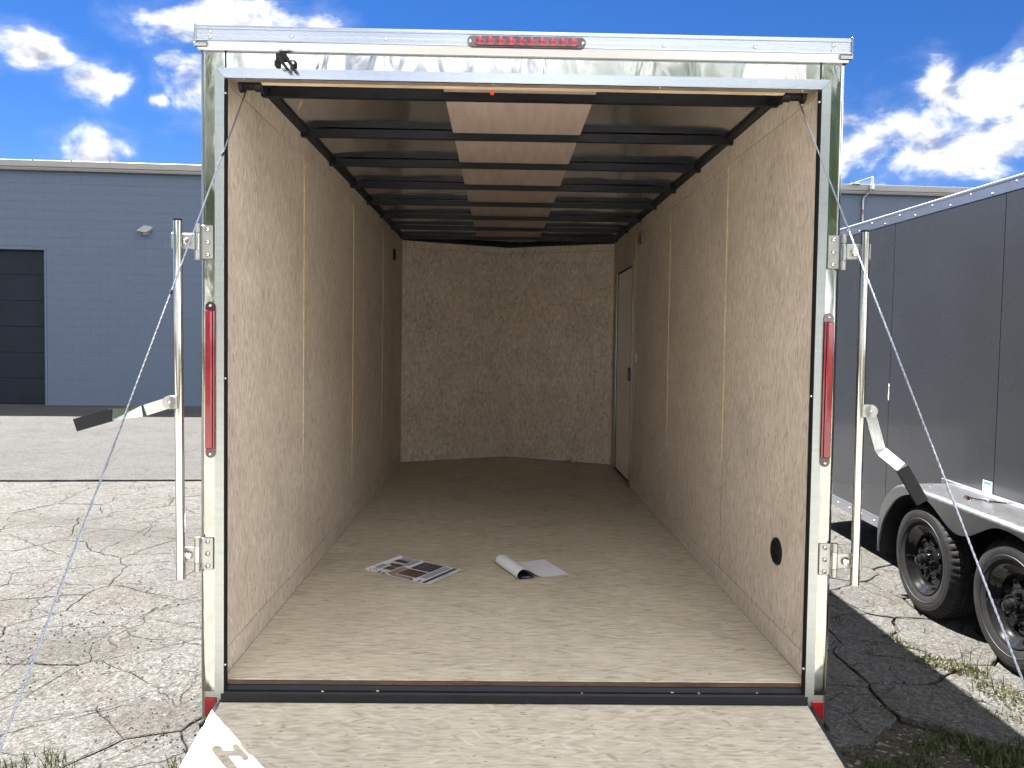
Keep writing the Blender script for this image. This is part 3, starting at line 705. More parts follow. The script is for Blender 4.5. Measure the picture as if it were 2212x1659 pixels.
# cables: twisted wire
for sd in (-1, 1):
    a = Vector((sd*.937, .078, 2.449)); b = Vector((sd*1.033, -1.70, rz(-1.70)+.012)); mb = MB()
    d = (b-a).normalized(); u = d.orthogonal().normalized(); v = d.cross(u)
    for k in range(3):
        pts = []
        for i in range(401):
            t = i/400; ph = t*2*math.pi*58+k*2*math.pi/3
            pts.append(a+(b-a)*t+(u*math.cos(ph)+v*math.sin(ph))*.0013)
        mb.tube(pts, .0015, 5)
    mb.obj('ramp_cable', M['cable'], TR, smooth=70)
    if sd < 0:
        for t in (.115, .305): p = a+(b-a)*t; MB().cyl(p-d*.005, p+d*.005, .0045, None, 8).obj('cable_crimp', M['black_steel'], TR)
# side door near the nose
def side_door():
    y0, y1, z0, z1 = 3.632, 4.45, .452, 2.235; x = WI
    fr = MB()
    for (a, b, c, d) in ((y0-.022, y1+.022, z1, z1+.032), (y0-.022, y1+.022, z0-.012, z0)): fr.box(x-.014, x+.03, a, b, c, d, .003)
    for (a, b) in ((y0-.022, y0), (y1, y1+.022)): fr.box(x-.014, x+.03, a, b, z0+.0005, z1-.0005, .003)
    D = fr.obj('side_door', M['brushed'], TR)
    MB().box(x+.004, x+.02, y0+.012, y1-.012, z0+.012, z1-.012).obj('door_leaf', M['door_panel'], D)
    for (a, b, c, d) in ((y0, y1, z1-.011, z1-.001), (y0, y1, z0+.001, z0+.011)): MB().box(x-.002, x+.016, a+.001, b-.001, c, d).obj('door_seal', M['gasket'], D)
    for (a, b) in ((y0+.001, y0+.0115), (y1-.0115, y1-.001)): MB().box(x-.002, x+.016, a, b, z0+.012, z1-.012).obj('door_seal', M['gasket'], D)
    la = MB().box(x-.010, x+.003, y0+.03, y0+.145, 1.29, 1.40, .004).obj('latch', M['black_plastic'], D)
    MB().box(x-.016, x-.0102, y0+.055, y0+.075, 1.315, 1.375, .002).obj('latch_lever', M['zinc'], D)
    MB().box(x-.030, x-.0142, y0-.06, y1+.03, .4405, .452, .003).obj('threshold', M['brushed'], D)
side_door()
MB().box(WI-.006, WI-.0003, 3.41, 3.47, 1.455, 1.52, .002).obj('switch_plate', M['white_plastic'], TR)
MB().box(WI-.022, WI-.0003, 3.22, 3.36, 2.355, 2.452-.001, .006).obj('junction_box', M['zinc_plate'], TR)
def vent(x, y, z, r, sd):
    v = MB().lathe([(0, 0), (r, 0), (r, .006), (r-.006, .010), (r-.012, .006), (0, .006)] if sd < 0 else [(0, 0), (r, 0), (r, -.006), (r-.006, -.010), (r-.012, -.006), (0, -.006)], 32, (x, y, z), 'x').obj('vent', M['black_plastic'], TR, smooth=40)
    for k in range(-4, 5):
        zz = k*r*.2; hw = math.sqrt(max(0, (r-.012)**2-zz**2))-.002
        xs = (x+.0062, x+.0095) if sd < 0 else (x-.0095, x-.0062)
        MB().box(xs[0], xs[1], y-hw, y+hw, z+zz-.002, z+zz+.002).obj('vent_slat', M['black_plastic'], v)
vent(WI-.0003, .325, .813, .052, 1); vent(-WI+.0003, 4.14, 2.34, .052, -1)
# chassis under the box
ch = MB()
for x in (-.85, .85): ch.box(x-.04, x+.04, .052, LS, .24, ZF-.02)
for k in range(9): ch.box(-.8095, .8095, .30+k*.5, .36+k*.5, .30, ZF-.02)
ch.obj('chassis', M['chassis'], TR)
tg = MB()
for sd in (-1, 1): tg.add([(sd*.55-.03, 4.3, .24), (sd*.55+.03, 4.3, .24), (.03*sd+.03, 6.3, .30), (.03*sd-.03, 6.3, .30), (sd*.55-.03, 4.3, .30), (sd*.55+.03, 4.3, .30), (.03*sd+.03, 6.3, .36), (.03*sd-.03, 6.3, .36)], [(0,1,2,3),(4,7,6,5),(0,4,5,1),(1,5,6,2),(2,6,7,3),(3,7,4,0)])
tg.box(-.05, .05, 6.2, 6.42, .30, .37).cyl((0, 6.05, -.03), (0, 6.05, .75), .03, None, 12).obj('tongue', M['chassis'], TR)

# ------------------------------------------------------------------ wheels and fenders (shared by both trailers)
TYR, TYW = .335, .20
def text_mesh(body, size, depth=.002):
    cu = bpy.data.curves.new('lettering', 'FONT'); cu.body = body; cu.size = size; cu.extrude = 0; cu.resolution_u = 2
    o = bpy.data.objects.new('lettering_tmp', cu); COL.objects.link(o)
    dg = bpy.context.evaluated_depsgraph_get(); me = bpy.data.meshes.new_from_object(o.evaluated_get(dg))
    vs = [v.co.copy() for v in me.vertices]; fs = [tuple(p.vertices) for p in me.polygons]
    bpy.data.objects.remove(o); bpy.data.meshes.remove(me); bpy.data.curves.remove(cu)
    return vs, fs
def tyre_text(mb, body, size, rad, mid_deg, xface):
    vs, fs = text_mesh(body, size); w = max(v.x for v in vs) if vs else 0
    out = []
    for v in vs:
        # read round the side wall, top of the letters outwards, seen from -x
        ang = R(mid_deg)-(v.x-w/2)/rad; rr_ = rad+v.y
        out.append((xface, -math.cos(ang)*rr_, math.sin(ang)*rr_))
    mb.add(out, fs)
def make_wheel_meshes():
    ms = {}
    t = MB()  # outer face at x=0, tyre runs to x=+TYW
    prof = [(.196, .030), (.203, .016), (.215, .010), (.232, .006), (.258, .000), (.282, .002), (.286, .0035), (.290, .003), (.305, .010), (.318, .020), (.328, .032),
            (.3345, .036), (.335, .056), (.3355, .058), (.327, .060), (.327, .068), (.3355, .070), (.336, .096), (.327, .098), (.327, .104), (.336, .106), (.3355, .130), (.327, .132), (.327, .140), (.3355, .142), (.335, .162),
            (.328, .168), (.305, .190), (.26, .200), (.215, .190), (.196, .170)]
    def rmod(k, j):
        if 9 <= j <= 12 or 24 <= j <= 27: return -.0085 if k % 4 == 0 else 0
        if 15 <= j <= 22: return -.006 if k % 4 == (2 if j < 19 else 0) else 0
        return 0
    t.lathe(prof, 200, rmod=rmod); ms['tyre'] = t.mesh('tyre', M['rubber'], 30)
    l = MB()
    tyre_text(l, 'ST205', .036, .262, 62, -.0012); tyre_text(l, 'Trailer King', .034, .262, 168, -.0012); tyre_text(l, 'RADIAL', .026, .262, -48, -.0012); tyre_text(l, 'Trailer King', .034, .262, -20, -.0012)
    l.lathe([(.244, -.0006), (.2455, -.0022), (.247, -.0006)], 64)
    ms['lettering'] = l.mesh('lettering', M['rubber_text'])
    r_ = MB()
    r_.lathe([(.196, .170), (.190, .150), (.170, .140), (.166, .060), (.180, .034), (.190, .026), (.196, .014), (.202, .010), (.203, .014), (.198, .024), (.196, .030)], 64)
    r_.lathe([(.186, .030), (.176, .038), (.168, .050), (.160, .058), (.1475, .058)], 64)
    # disc with eight round windows
    nh, r0, r1, hr, hc = 8, .088, .148, .0215, .119
    half = math.pi/nh
    def inside(p): 
        rad = math.hypot(*p); a = math.atan2(p[1], p[0]); return r0 <= rad <= r1 and abs(a) <= half
    cors = [math.atan2(rr2*math.sin(s*half), rr2*math.cos(s*half)-hc) for rr2 in (r0, r1) for s in (-1, 1)]
    angs = sorted([2*math.pi*k/24-math.pi+.01 for k in range(24)]+cors)
    for h in range(nh):
        base = 2*math.pi*h/nh; ca, sa = math.cos(base), math.sin(base)
        ih = []; ob = []
        for a in angs:
            dx, dy = math.cos(a), math.sin(a); lo, hi = 0, .2
            for _ in range(30):
                mid = (lo+hi)/2
                if inside((hc+dx*mid, dy*mid)): lo = mid
                else: hi = mid
            ih.append((hc+dx*hr, dy*hr)); ob.append((hc+dx*lo, dy*lo))
        n = len(angs); vs = []
        dish = lambda p: .058+.012*(1-(math.hypot(*p)-r0)/(r1-r0))*0+.010*math.sin(math.pi*(math.hypot(*p)-r0)/(r1-r0))*-1
        for ring_, dx_ in ((ob, 0), (ih, 0), (ih, .012)):
            for p in ring_: vs.append((dish(p)+dx_, p[0]*ca-p[1]*sa, p[0]*sa+p[1]*ca))
        r_.add(vs, [(i, (i+1) % n, n+(i+1) % n, n+i) for i in range(n)]+[(n+i, n+(i+1) % n, 2*n+(i+1) % n, 2*n+i) for i in range(n)])
    r_.lathe([(.0885, .058), (.080, .050), (.062, .047), (.040, .047), (0, .047)], 48)
    ms['wheel'] = r_.mesh('wheel', M['rim_black'], 40)
    c = MB().lathe([(.040, .047), (.039, .010), (.033, .004), (.031, -.012), (.024, -.018), (.022, -.026), (.014, -.030), (0, -.030)], 28)
    ms['hub_cap'] = c.mesh('hub_cap', M['rim_black'], 35)
    n_ = MB().lathe([(.0125, .047), (.0125, .030), (.0105, .022), (.008, .017), (0, .015)], 6)
    ms['lug_nut'] = n_.mesh('lug_nut', M['rim_black'], 35)
    return ms
WM = make_wheel_meshes()
def add_wheel(parent, x, y, z, sd, rot):
    # sd -1: outer face looks to -x
    w = link('wheel', WM['wheel'], parent); w.location = (x, y, z); w.rotation_euler = (rot, 0, 0)
    if sd > 0: w.rotation_euler = (rot, 0, math.pi)
    for nm in ('tyre', 'lettering', 'hub_cap'): link(nm, WM[nm], w)
    for k in range(5):
        o = link('lug_nut', WM['lug_nut'], w); a = 2*math.pi*k/5+.3; o.location = (0, .062*math.cos(a), .062*math.sin(a))
    return w
def fender_part(parent, xw, xo, yc, z0=0., mat='alu_polish'):
    # xw: wall plane, xo: outer edge; yc: middle between the axles
    sg = 1 if xw > xo else -1
    yb, yf = yc+.885, yc-.885
    top = []
    for k in range(11):
        a = R(180-9*k) if 0 else None
    def outline():
        pts = [(yb, .245)]
        for k in range(13):
            t = R(90*k/12); pts.append((yb-.345+.345*math.cos(t)*1.0, .42+.335*math.sin(t)))
        for k in range(13):
            t = R(90-90*k/12); pts.append((yf+.345-.345*math.cos(t), .42+.335*math.sin(t)))
        pts.append((yf, .245)); return pts
    def arch(y):
        u = (y-yc)
        a = abs(u)
        if a < .37: return .585+.125*(1-math.cos(math.pi*min(1, a/.37)))/2
        q = (a-.37)/(.868-.37)
        return .245+(.710-.245)*math.sqrt(max(0, 1-q**2.3))
    ol = outline(); F = MB()
    rows_ = []
    # top sheet from the wall out, rolled over the outer edge
    cross = [(xw, .0), (xw-sg*.10, .0), (xo+sg*.035, -.004), (xo+sg*.014, -.009), (xo+sg*.004, -.018), (xo, -.030)]
    cen = (yc, .36)
    for (y, z) in ol:
        d = Vector((y-cen[0], z-cen[1])); 
        if z < .43: n = Vector((1 if y > yc else -1, 0))
        elif abs(y-yc) < .885-.345: n = Vector((0, 1))
        else:
            cy0 = yb-.345 if y > yc else yf+.345; n = Vector((y-cy0, z-.42)).normalized()
        rows_.append([(cx, y+n.x*dz, z0+z+n.y*dz) for cx, dz in cross])
    F.sheet(rows_)
    # side skirt with two wheel arches
    sk = []
    ns = 72
    for i in range(ns+1):
        y = yc+.882-1.764*i/ns
        a = abs(y-yc)
        zt = .755 if a < .54 else .42+.335*math.sqrt(max(0, 1-((a-.54)/.345)**2))
        zt = max(.26, zt-.028); zb = max(.245, min(arch(y), zt-.010))
        sk.append([(xo, y, z0+zt), (xo, y, z0+(zt+zb)/2), (xo, y, z0+zb), (xo+sg*.012, y, z0+zb+.001)])
    F.sheet(sk)
    fo = F.obj('fender', M[mat], parent, smooth=50)
    L = MB(); rows_ = []
    for (y, z) in ol:
        dy = -.012 if y > yc else .012
        rows_.append([(xw-sg*.004, y+dy, z0+z-.014), (xo+sg*.014, y+dy, z0+z-.022)])
    L.sheet(rows_); L.obj('fender_liner', M['chassis'], fo)
    return fo
for sd in (-1, 1):
    for yy, rt_ in ((1.55, .2), (2.37, 1.1)): add_wheel(TR, sd*1.33, yy, TYR-.002, sd, rt_)
    fender_part(TR, sd*(XE+.001), sd*1.35, 1.96)
ax = MB()
for yy in (1.55, 2.37): ax.cyl((-1.28, yy, TYR), (1.28, yy, TYR), .032, None, 12)
ax.obj('axle', M['chassis'], TR)

# ------------------------------------------------------------------ the charcoal trailer alongside
NX, NY0, NY1 = 2.72, -.70, 4.42
NT = thing('cargo_trailer', 'closed charcoal cargo trailer with silver rails and tandem wheels parked alongside', 'trailer', (0, 1.55, 0))
NT.rotation_euler = (.0125, 0, 0)
def nbox(nm, mt, x0, x1, y0, y1, z0, z1, b=0, parent=NT): return MB().box(x0, x1, y0-1.55, y1-1.55, z0, z1, b).obj(nm, M[mt], parent)
sy = [NY0, .51, 1.72, 2.93, 4.14, NY1]
for i in range(5):
    nbox('side_panel', 'charcoal', NX, NX+.012, sy[i]+(.0028 if i else 0), sy[i+1]-(.0028 if i < 4 else 0), .318, 2.475, .0)
    nbox('side_panel', 'charcoal', NX+2.128, NX+2.14, sy[i]+.0028, sy[i+1]-.0028, .318, 2.475)
nbox('inner_wall', 'gasket', NX+.013, NX+2.127, NY0+.01, NY1, .32, 2.47)
tr_ = MB().prism([(NX-.003, 2.465), (NX-.004, 2.520), (NX-.008, 2.528), (NX-.008, 2.538), (NX+.004, 2.546), (NX+.05, 2.548), (NX+.05, 2.465)], 'y', NY0-1.55, NY1-1.55).obj('top_rail', M['alu'], NT)
MB().prism([(NX+2.143, 2.465), (NX+2.148, 2.538), (NX+2.09, 2.548), (NX+2.09, 2.465)], 'y', NY0-1.55, NY1-1.55).obj('top_rail', M['alu'], NT)
br_ = MB().prism([(NX-.004, .250), (NX-.007, .256), (NX-.004, .262), (NX-.004, .318), (NX-.007, .324), (NX-.004, .330), (NX+.03, .330), (NX+.03, .250)], 'y', 2.44-1.55, NY1-1.55).obj('bottom_rail', M['alu'], NT)
nbox('bottom_rail', 'alu', NX-.004, NX+.03, NY0, .66, .25, .33, .003)
k = 0; y = NY0+.08
riv = MB().lathe([(0, -.006), (.004, -.005), (.0065, -.002), (.0075, 0)], 10, (0, 0, 0), 'x').mesh('rivet', M['screw'], 60)
while y < NY1:
    o = link('rivet', riv, tr_); o.location = (NX-.0035, y-1.55, 2.510 if k % 2 else 2.478)
    if y > 2.5: o = link('rivet', riv, br_); o.location = (NX-.004, y-1.55, .290)
    y += .205; k += 1
nbox('roof_sheet', 'alu', NX+.052, NX+2.088, NY0, NY1, 2.535, 2.55)
nbox('rear_door', 'charcoal', NX, NX+2.14, NY0-.03, NY0-.001, .32, 2.475, .004)
MB().prism([(NX, NY1-1.549), (NX+2.14, NY1-1.549), (NX+1.07, NY1-1.55+.5)], 'z', .32, 2.54).obj('nose', M['charcoal'], NT)
c2 = MB()
for x in (NX+.22, NX+1.92): c2.box(x-.04, x+.04, NY0-1.55, NY1-1.55, .22, .317)
for kk in range(9): c2.box(NX+.2605, NX+1.8795, NY0-1.3+kk*.55, NY0-1.24+kk*.55, .25, .317)
for yy in (1.15, 1.955): c2.cyl((NX-.1, yy-1.55, TYR), (NX+2.24, yy-1.55, TYR), .032, None, 12)
c2.obj('chassis', M['chassis'], NT)
tg = MB()
for sd in (-1, 1): tg.add([(NX+1.07+q[0], q[1]-1.55, q[2]) for q in [(sd*.55-.03, 4.0, .24), (sd*.55+.03, 4.0, .24), (.03*sd+.03, 5.9, .30), (.03*sd-.03, 5.9, .30), (sd*.55-.03, 4.0, .30), (sd*.55+.03, 4.0, .30), (.03*sd+.03, 5.9, .36), (.03*sd-.03, 5.9, .36)]], [(0,1,2,3),(4,7,6,5),(0,4,5,1),(1,5,6,2),(2,6,7,3),(3,7,4,0)])
tg.cyl((NX+1.07, 4.2, -.09), (NX+1.07, 4.2, .7), .03, None, 12).obj('tongue', M['chassis'], NT)
for yy, rt_, dz in ((1.15, .12, .003), (1.955, -.95, -.007)):
    add_wheel(NT, 2.455, yy-1.55, TYR-.002+dz, -1, rt_); add_wheel(NT, NX+2.40, yy-1.55, TYR-.002+dz, 1, rt_)
FN = fender_part(NT, NX-.001, 2.425, 0., 0.); fender_part(NT, NX+2.141, NX+2.44, 0., 0.)
MB().box(2.705, 2.7185, -.66, .66, .745, .775, .003).obj('fender_flange', M['alu_polish'], FN)
for yy in (.52, .12, -.4): MB().cyl((2.56, yy, .752), (2.56, yy, .760), .009, .006, 10).obj('fender_bolt', M['screw'], FN, smooth=40)
mk = MB().box(2.535, 2.560, .115, .150, .7555, .772, .006).obj('marker_light', M['lens_dark'], NT)
MB().tube([(2.555, .130, .765), (2.585, .10, .762), (2.62, .06, .760), (2.68, .03, .758), (2.70, .02, .756)], .004, 8).obj('wire', M['black_plastic'], mk, smooth=50)
MB().box(2.615, 2.635, .045, .075, .7555, .768, .003).obj('wire_clip', M['zinc_plate'], mk)
lab = nbox('warning_label', 'white_plastic', NX-.0008, NX-.0001, 1.732, 1.816, .752, .840)
nbox('label_heading', 'ink_blue', NX-.0014, NX-.0009, 1.738, 1.810, .819, .834, parent=lab)
for i in range(9): nbox('label_line', 'ink_grey', NX-.0014, NX-.0009, 1.742+.004*(i % 3), 1.806, .759+i*.0062, .7615+i*.0062, parent=lab)
sm_ = MB(); zz = 1.20
for i in range(6): sm_.box(NX-.004, NX-.0002, 2.926-1.55+.002*math.sin(i*2.2), 2.934-1.55+.003*math.sin(i*1.3), zz+i*.02, zz+i*.02+.0195)
sm_.obj('sealant_smear', M['white_plastic'], NT)

# ------------------------------------------------------------------ block building across the yard
BA = R(3.3); BL = thing('block_building', 'long grey painted concrete block building with pale gutter across the yard', 'building', (-10.437, 14.985, 0), BA)
HB = 5.30
wl_ = MB()
for (x0, x1, z0, z1) in ((-14, -3.75, 0, HB), (-3.75, 0, 3.53, HB), (0, 45, 0, HB)): wl_.box(x0, x1, 0, .3, z0, z1)
wall = wl_.obj('wall', M['wall_paint'], BL)
wf = MB().box(4.2, 45, -.006, -.0002, 0, HB-.002); wf.obj('far_wall_face', M['wall_paint'], BL)
blk = {}
def block(w, h, nm='block'):
    key = (round(w, 3), round(h, 3))
    if key not in blk: blk[key] = MB().box(0, w, -.0045, 0, 0, h, .0014).mesh('block', M['wall_paint'])
    return blk[key]
for c in range(27):
    z = c*.2; h = min(.2, HB-z)-.003
    if h < .03: continue
    x = -1.4 - (.2 if c % 2 else 0)
    while x < 4.2:
        a, b = x, min(x+.4, 4.2)
        x += .4
        if z < 3.5:
            if b <= .06: continue
            a = max(a, .06)
        if b-a < .03: continue
        o = link('block', block(b-a-.0004, h), wall); o.location = (a, -.0003-random.Random(c*91+int(a*10)).uniform(0, .0005), z+.002)
gt = MB().prism([(-.10, HB-.02), (-.12, HB+.02), (-.12, HB+.05), (-.15, HB+.055), (-.15, HB+.185), (-.14, HB+.195), (.3, HB+.20), (.3, HB-.02)], 'x', -14, 45).obj('gutter', M['gutter'], BL)
for i in range(10): MB().box(-1.0+i*.83, -.975+i*.83, -.155, .1, HB+.186, HB+.205).obj('gutter_strap', M['gutter'], gt)
for i in range(6): MB().box(18+i*.83, 18.025+i*.83, -.155, .1, HB+.186, HB+.205).obj('gutter_strap', M['gutter'], gt)
MB().prism([(.29, HB+.19), (9, HB+.5), (9, HB+.4), (.29, HB)], 'x', -14, 45).obj('roof', M['roofing'], BL)
MB().box(-14, 45, .3, 18, 0, .05).obj('slab', M['roofing'], BL)
dr = MB().box(-3.74, -.005, .10, .14, .02, 3.52).obj('overhead_door', M['door_paint'], BL)
for i in range(6): MB().box(-3.73, -.01, .088, .0995, .035+i*.585, .035+i*.585+.572, .006).obj('door_section', M['door_paint'], dr)
fr = MB().box(0.001, .05, -.012, .1, 0, 3.515, .004).obj('door_jamb', M['wall_paint'], BL)
MB().box(-3.80, .055, -.012, .1, 3.516, 3.56, .004).obj('door_head', M['wall_paint'], BL)
# wall lamp and conduit
wp = lambda s, d, z: BL.matrix_world @ Vector((s, d, z))
bpy.context.view_layer.update()
LT = thing('wall_lamp', 'small pale slanted wall lamp mounted on the grey block wall', 'lamp', wp(2.23, -.008, 3.94), BA)
MB().add([(-.15, -.16, .04), (.05, -.16, -.0), (.15, 0, .15), (-.04, 0, .19), (-.12, -.02, .02), (.06, -.02, -.02), (.15, 0, .10), (-.04, 0, .10)],
         [(0,1,2,3),(4,7,6,5),(0,4,5,1),(1,5,6,2),(2,6,7,3),(3,7,4,0)]).obj('lamp_hood', M['gutter'], LT)
MB().box(-.06, .08, -.03, 0, -.03, .06, .004).obj('lamp_base', M['zinc_plate'], LT)
CD = thing('electrical_conduit', 'grey conduit pipe bending up past the gutter with red tape', 'conduit', wp(19.05, -.05, 3.2), BA)
MB().tube([(0, 0, 0), (0, 0, 1.92), (.01, -.03, 2.0), (.10, -.12, 2.12), (.12, -.16, 2.16), (.125, -.17, 2.24)], .022, 10).obj('pipe', M['hose'], CD, smooth=50)
MB().box(.09, .16, -.22, -.12, 2.16, 2.29, .006).obj('junction', M['hose'], CD)
MB().box(.105, .145, -.20, -.15, 2.29, 2.475, .004).obj('post', M['hose'], CD)
MB().tube([(.12, -.18, 2.46), (-.27, -.12, 2.33)], .010, 8).obj('arm', M['hose'], CD)
MB().box(-.36, -.14, -.16, .05, 2.29, 2.312, .003).obj('foot_plate', M['roofing'], CD)
MB().cyl((0, 0, 1.58), (0, 0, 1.72), .0228, None, 10, False).obj('red_tape', M['reflector'], CD)

# ------------------------------------------------------------------ papers on the trailer floor
PA, PB_, PD = Vector((-.745, 1.27)), Vector((-.596, 1.514)), Vector((-.394, 1.04))
EU, EV = PD-PA, PB_-PA
def fold_z(u): return .0012+.0045*max(0, 1-abs(u-.34)/.13)**1.6+.004*max(0, (u-.9)/.1)+.006*max(0, (.06-u)/.06)
BR = thing('brochure', 'folded printed brochure with dark and brown photo panels lying on the floor', 'brochure', (0, 0, ZF))
def page(u0, u1, v0, v1, dz, n=22):
    us = [u0+(u1-u0)*i/n for i in range(n+1)]
    return MB().sheet([[((PA+EU*u+EV*v).x, (PA+EU*u+EV*v).y, fold_z(u)+dz+.006*max(0, v-.93)) for v in [v0+(v1-v0)*j/4 for j in range(5)]] for u in us])
sh = page(0, 1, 0, 1, 0, 44); top_n = len(sh.v)
sh.obj('sheet', M['paper'], BR, smooth=60)
for nm, mt, u0, u1, v0, v1 in (('photo_panel', 'ink_dark', .06, .26, .70, .84), ('photo_panel', 'ink_grey', .07, .26, .845, .97), ('printed_mark', 'ink_dark', .10, .16, .50, .60),
        ('photo_panel', 'ink_brown', .155, .30, .44, .62), ('photo_panel', 'ink_brown', .15, .30, .24, .42), ('printed_text', 'ink_grey', .28, .37, .60, .96), ('printed_text', 'ink_grey', .03, .11, .22, .46),
        ('photo_panel', 'ink_dark', .42, .72, .54, .97), ('photo_panel', 'ink_brown', .42, .72, .16, .50), ('photo_panel', 'ink_tan', .33, .415, .05, .50), ('printed_text', 'ink_grey', .735, .84, .22, .95),
        ('printed_band', 'ink_dark', .868, .925, .02, .98), ('printed_text', 'ink_grey', .955, .972, .30, .62), ('printed_mark', 'ink_dark', .19, .23, .02, .10), ('printed_mark', 'ink_dark', .27, .31, .0, .07),
        ('printed_mark', 'ink_dark', .80, .835, .02, .11), ('printed_mark', 'ink_dark', .70, .73, .01, .07), ('printed_strip', 'ink_tan', .40, .70, .02, .13)):
    page(u0, u1, v0, v1, .0006, 14).obj(nm, M[mt], BR, smooth=60)
for i in range(4): page(.455+.0*i, .69, .60+i*.085, .615+i*.085, .0010, 12).obj('printed_line', M['ink_grey'], BR, smooth=60)
ov = MB(); n = 28; vs = []
for k in range(n):
    t = 2*math.pi*k/n
    for f_ in (1, .86):
        u, v = .085+.048*f_*math.cos(t), .10+.075*f_*math.sin(t); p = PA+EU*u+EV*v; vs.append((p.x, p.y, fold_z(u)+.0007))
ov.add(vs, [(2*k, 2*((k+1) % n), 2*((k+1) % n)+1, 2*k+1) for k in range(n)]); ov.obj('printed_oval', M['ink_dark'], BR)
# curled sheet: white back outside, dark printed side inside
CU = thing('curled_sheet', 'white sheet of paper with one side curled over, dark print showing inside', 'paper', (.284, 1.233, ZF))
ev = Vector((-.108, .258)).normalized(); es = Vector((-.922, -.386))
prof = [(0, .0012), (.06, .001), (.12, .001), (.145, .003), (.165, .009), (.185, .019), (.203, .031), (.220, .042), (.236, .049), (.251, .051), (.265, .048), (.276, .040), (.282, .029), (.283, .019), (.279, .010), (.270, .004), (.255, .0016), (.225, .0012), (.185, .0012)]
def curl(v, off, i):
    a = Vector(prof[max(0, i-1)]); b = Vector(prof[min(len(prof)-1, i+1)]); d = (b-a).normalized(); nrm = Vector((-d.y, d.x))
    s, z = Vector(prof[i])+nrm*off
    return (es.x*s+ev.x*v, es.y*s+ev.y*v, max(.0004, z))
MB().sheet([[curl(v*.28/8, 0, i) for v in range(9)] for i in range(len(prof))]).obj('sheet', M['paper'], CU, smooth=70)
MB().sheet([[curl(v*.28/8, -.0008, i) for v in range(9)] for i in range(6, len(prof))]).obj('printed_side', M['ink_dark'], CU, smooth=70)
# big letters on the tucked part, facing up
vs, fs = text_mesh('CB', .050)
mb = MB(); mb.add([(es.x*(.258-v.y*.9)+ev.x*(.012+v.x*.0+0)+0, 0, 0) for v in []], [])
out = []
for v in vs:
    s = .245-v.x*.62; q = .012+v.y*.62
    out.append((es.x*s+ev.x*q, es.y*s+ev.y*q, .0034))
MB().add(out, fs).obj('printed_letters', M['paper'], CU)
BP = thing('loose_paper', 'small dull grey paper lying on the floor by the front wall', 'paper', (.45, 4.80, ZF))
MB().sheet([[(-.14+.28*i/8+.03*j/4, -.07+.16*j/4, .002+.022*max(0, (i-4)/4)**2*(.4+.6*j/4)+.008*max(0, (3-i)/3)) for j in range(5)] for i in range(9)]).obj('sheet', M['ink_grey'], BP, smooth=60)

# ------------------------------------------------------------------ weeds, grass, loose stones
def blades(mb, cx, cy_, z, n, rad, h, rg, wid=.003, lean=.6):
    for _ in range(n):
        a = rg.uniform(0, 6.283); r_ = rad*math.sqrt(rg.random()); x, y = cx+r_*math.cos(a), cy_+r_*math.sin(a)
        b = rg.uniform(0, 6.283); hh = h*rg.uniform(.35, 1.1); lx, ly = math.cos(b)*hh*lean*rg.random(), math.sin(b)*hh*lean*rg.random()
        px, py = -math.sin(b)*wid, math.cos(b)*wid
        mb.add([(x-px, y-py, z), (x+px, y+py, z), (x+lx*.5+px*.8, y+ly*.5+py*.8, z+hh*.6), (x+lx*.5-px*.8, y+ly*.5-py*.8, z+hh*.6), (x+lx, y+ly, z+hh)], [(0, 1, 2, 3), (3, 2, 4)])
def leaflets(mb, cx, cy_, z, n, rx, ry, h, rg, s=.009, ang=0.):
    ca, sa = math.cos(ang), math.sin(ang)
    for _ in range(n):
        a = rg.uniform(0, 6.283); r_ = math.sqrt(rg.random()); u, v = rx*r_*math.cos(a), ry*r_*math.sin(a)
        x, y = cx+u*ca-v*sa, cy_+u*sa+v*ca; zz = z+h*(1-r_*r_)*rg.random()+.002
        d = Vector((rg.uniform(-1, 1), rg.uniform(-1, 1), rg.uniform(.1, 1))).normalized(); e = d.orthogonal().normalized(); f_ = d.cross(e); ss = s*rg.uniform(.5, 1.3)
        p = Vector((x, y, zz)); mb.add([p-e*ss, p+f_*ss*.5, p+e*ss, p-f_*ss*.5], [(0, 1, 2, 3)])
rg = random.Random(21)
mb = MB(); leaflets(mb, 2.20, 1.19, .0, 420, .17, .075, .05, rg, .010, -.7); blades(mb, 2.26, 1.12, 0, 40, .10, .12, rg, .002)
tag(mb.obj('weed_clump', M['weed']), 'largest low clump of yellow-green weeds beside the charcoal trailer tyre', 'weed')
mb = MB(); leaflets(mb, 2.265, .85, .0, 300, .08, .19, .045, rg, .009, .1); blades(mb, 2.26, .92, 0, 30, .12, .10, rg, .002)
tag(mb.obj('weed_clump', M['weed']), 'long straggling strip of weeds in the crack beyond the largest clump', 'weed')
for (x, y, n, r_) in ((2.104, 1.566, 70, .05), (2.125, 1.47, 45, .045), (2.16, 1.36, 40, .04), (1.883, 1.351, 30, .03), (2.33, 1.0, 40, .05), (2.13, .69, 60, .06), (1.635, .76, 40, .05), (2.17, .63, 50, .06), (1.91, 1.83, 20, .03)):
    mb = MB(); leaflets(mb, x, y, -.004, n, r_*1.4, r_*.7, .03, rg, .007, -.9); blades(mb, x, y, -.01, n//5, r_, .06, rg, .0018)
    tag(mb.obj('weed_sprig', M['weed']), 'small weed sprig growing out of a pavement crack', 'weed', 'weed sprigs in the pavement cracks')
gr = MB()
for _ in range(95):
    x = rg.uniform(1.15, 3.4); y = rg.uniform(-.95, .55)
    if rg.random() > .15+.6*max(0, min(1, (x-1.5)/.6)): continue
    blades(gr, x, y, -.03, rg.randint(14, 46), rg.uniform(.03, .12), rg.uniform(.025, .07), rg, .0022, 1.1)
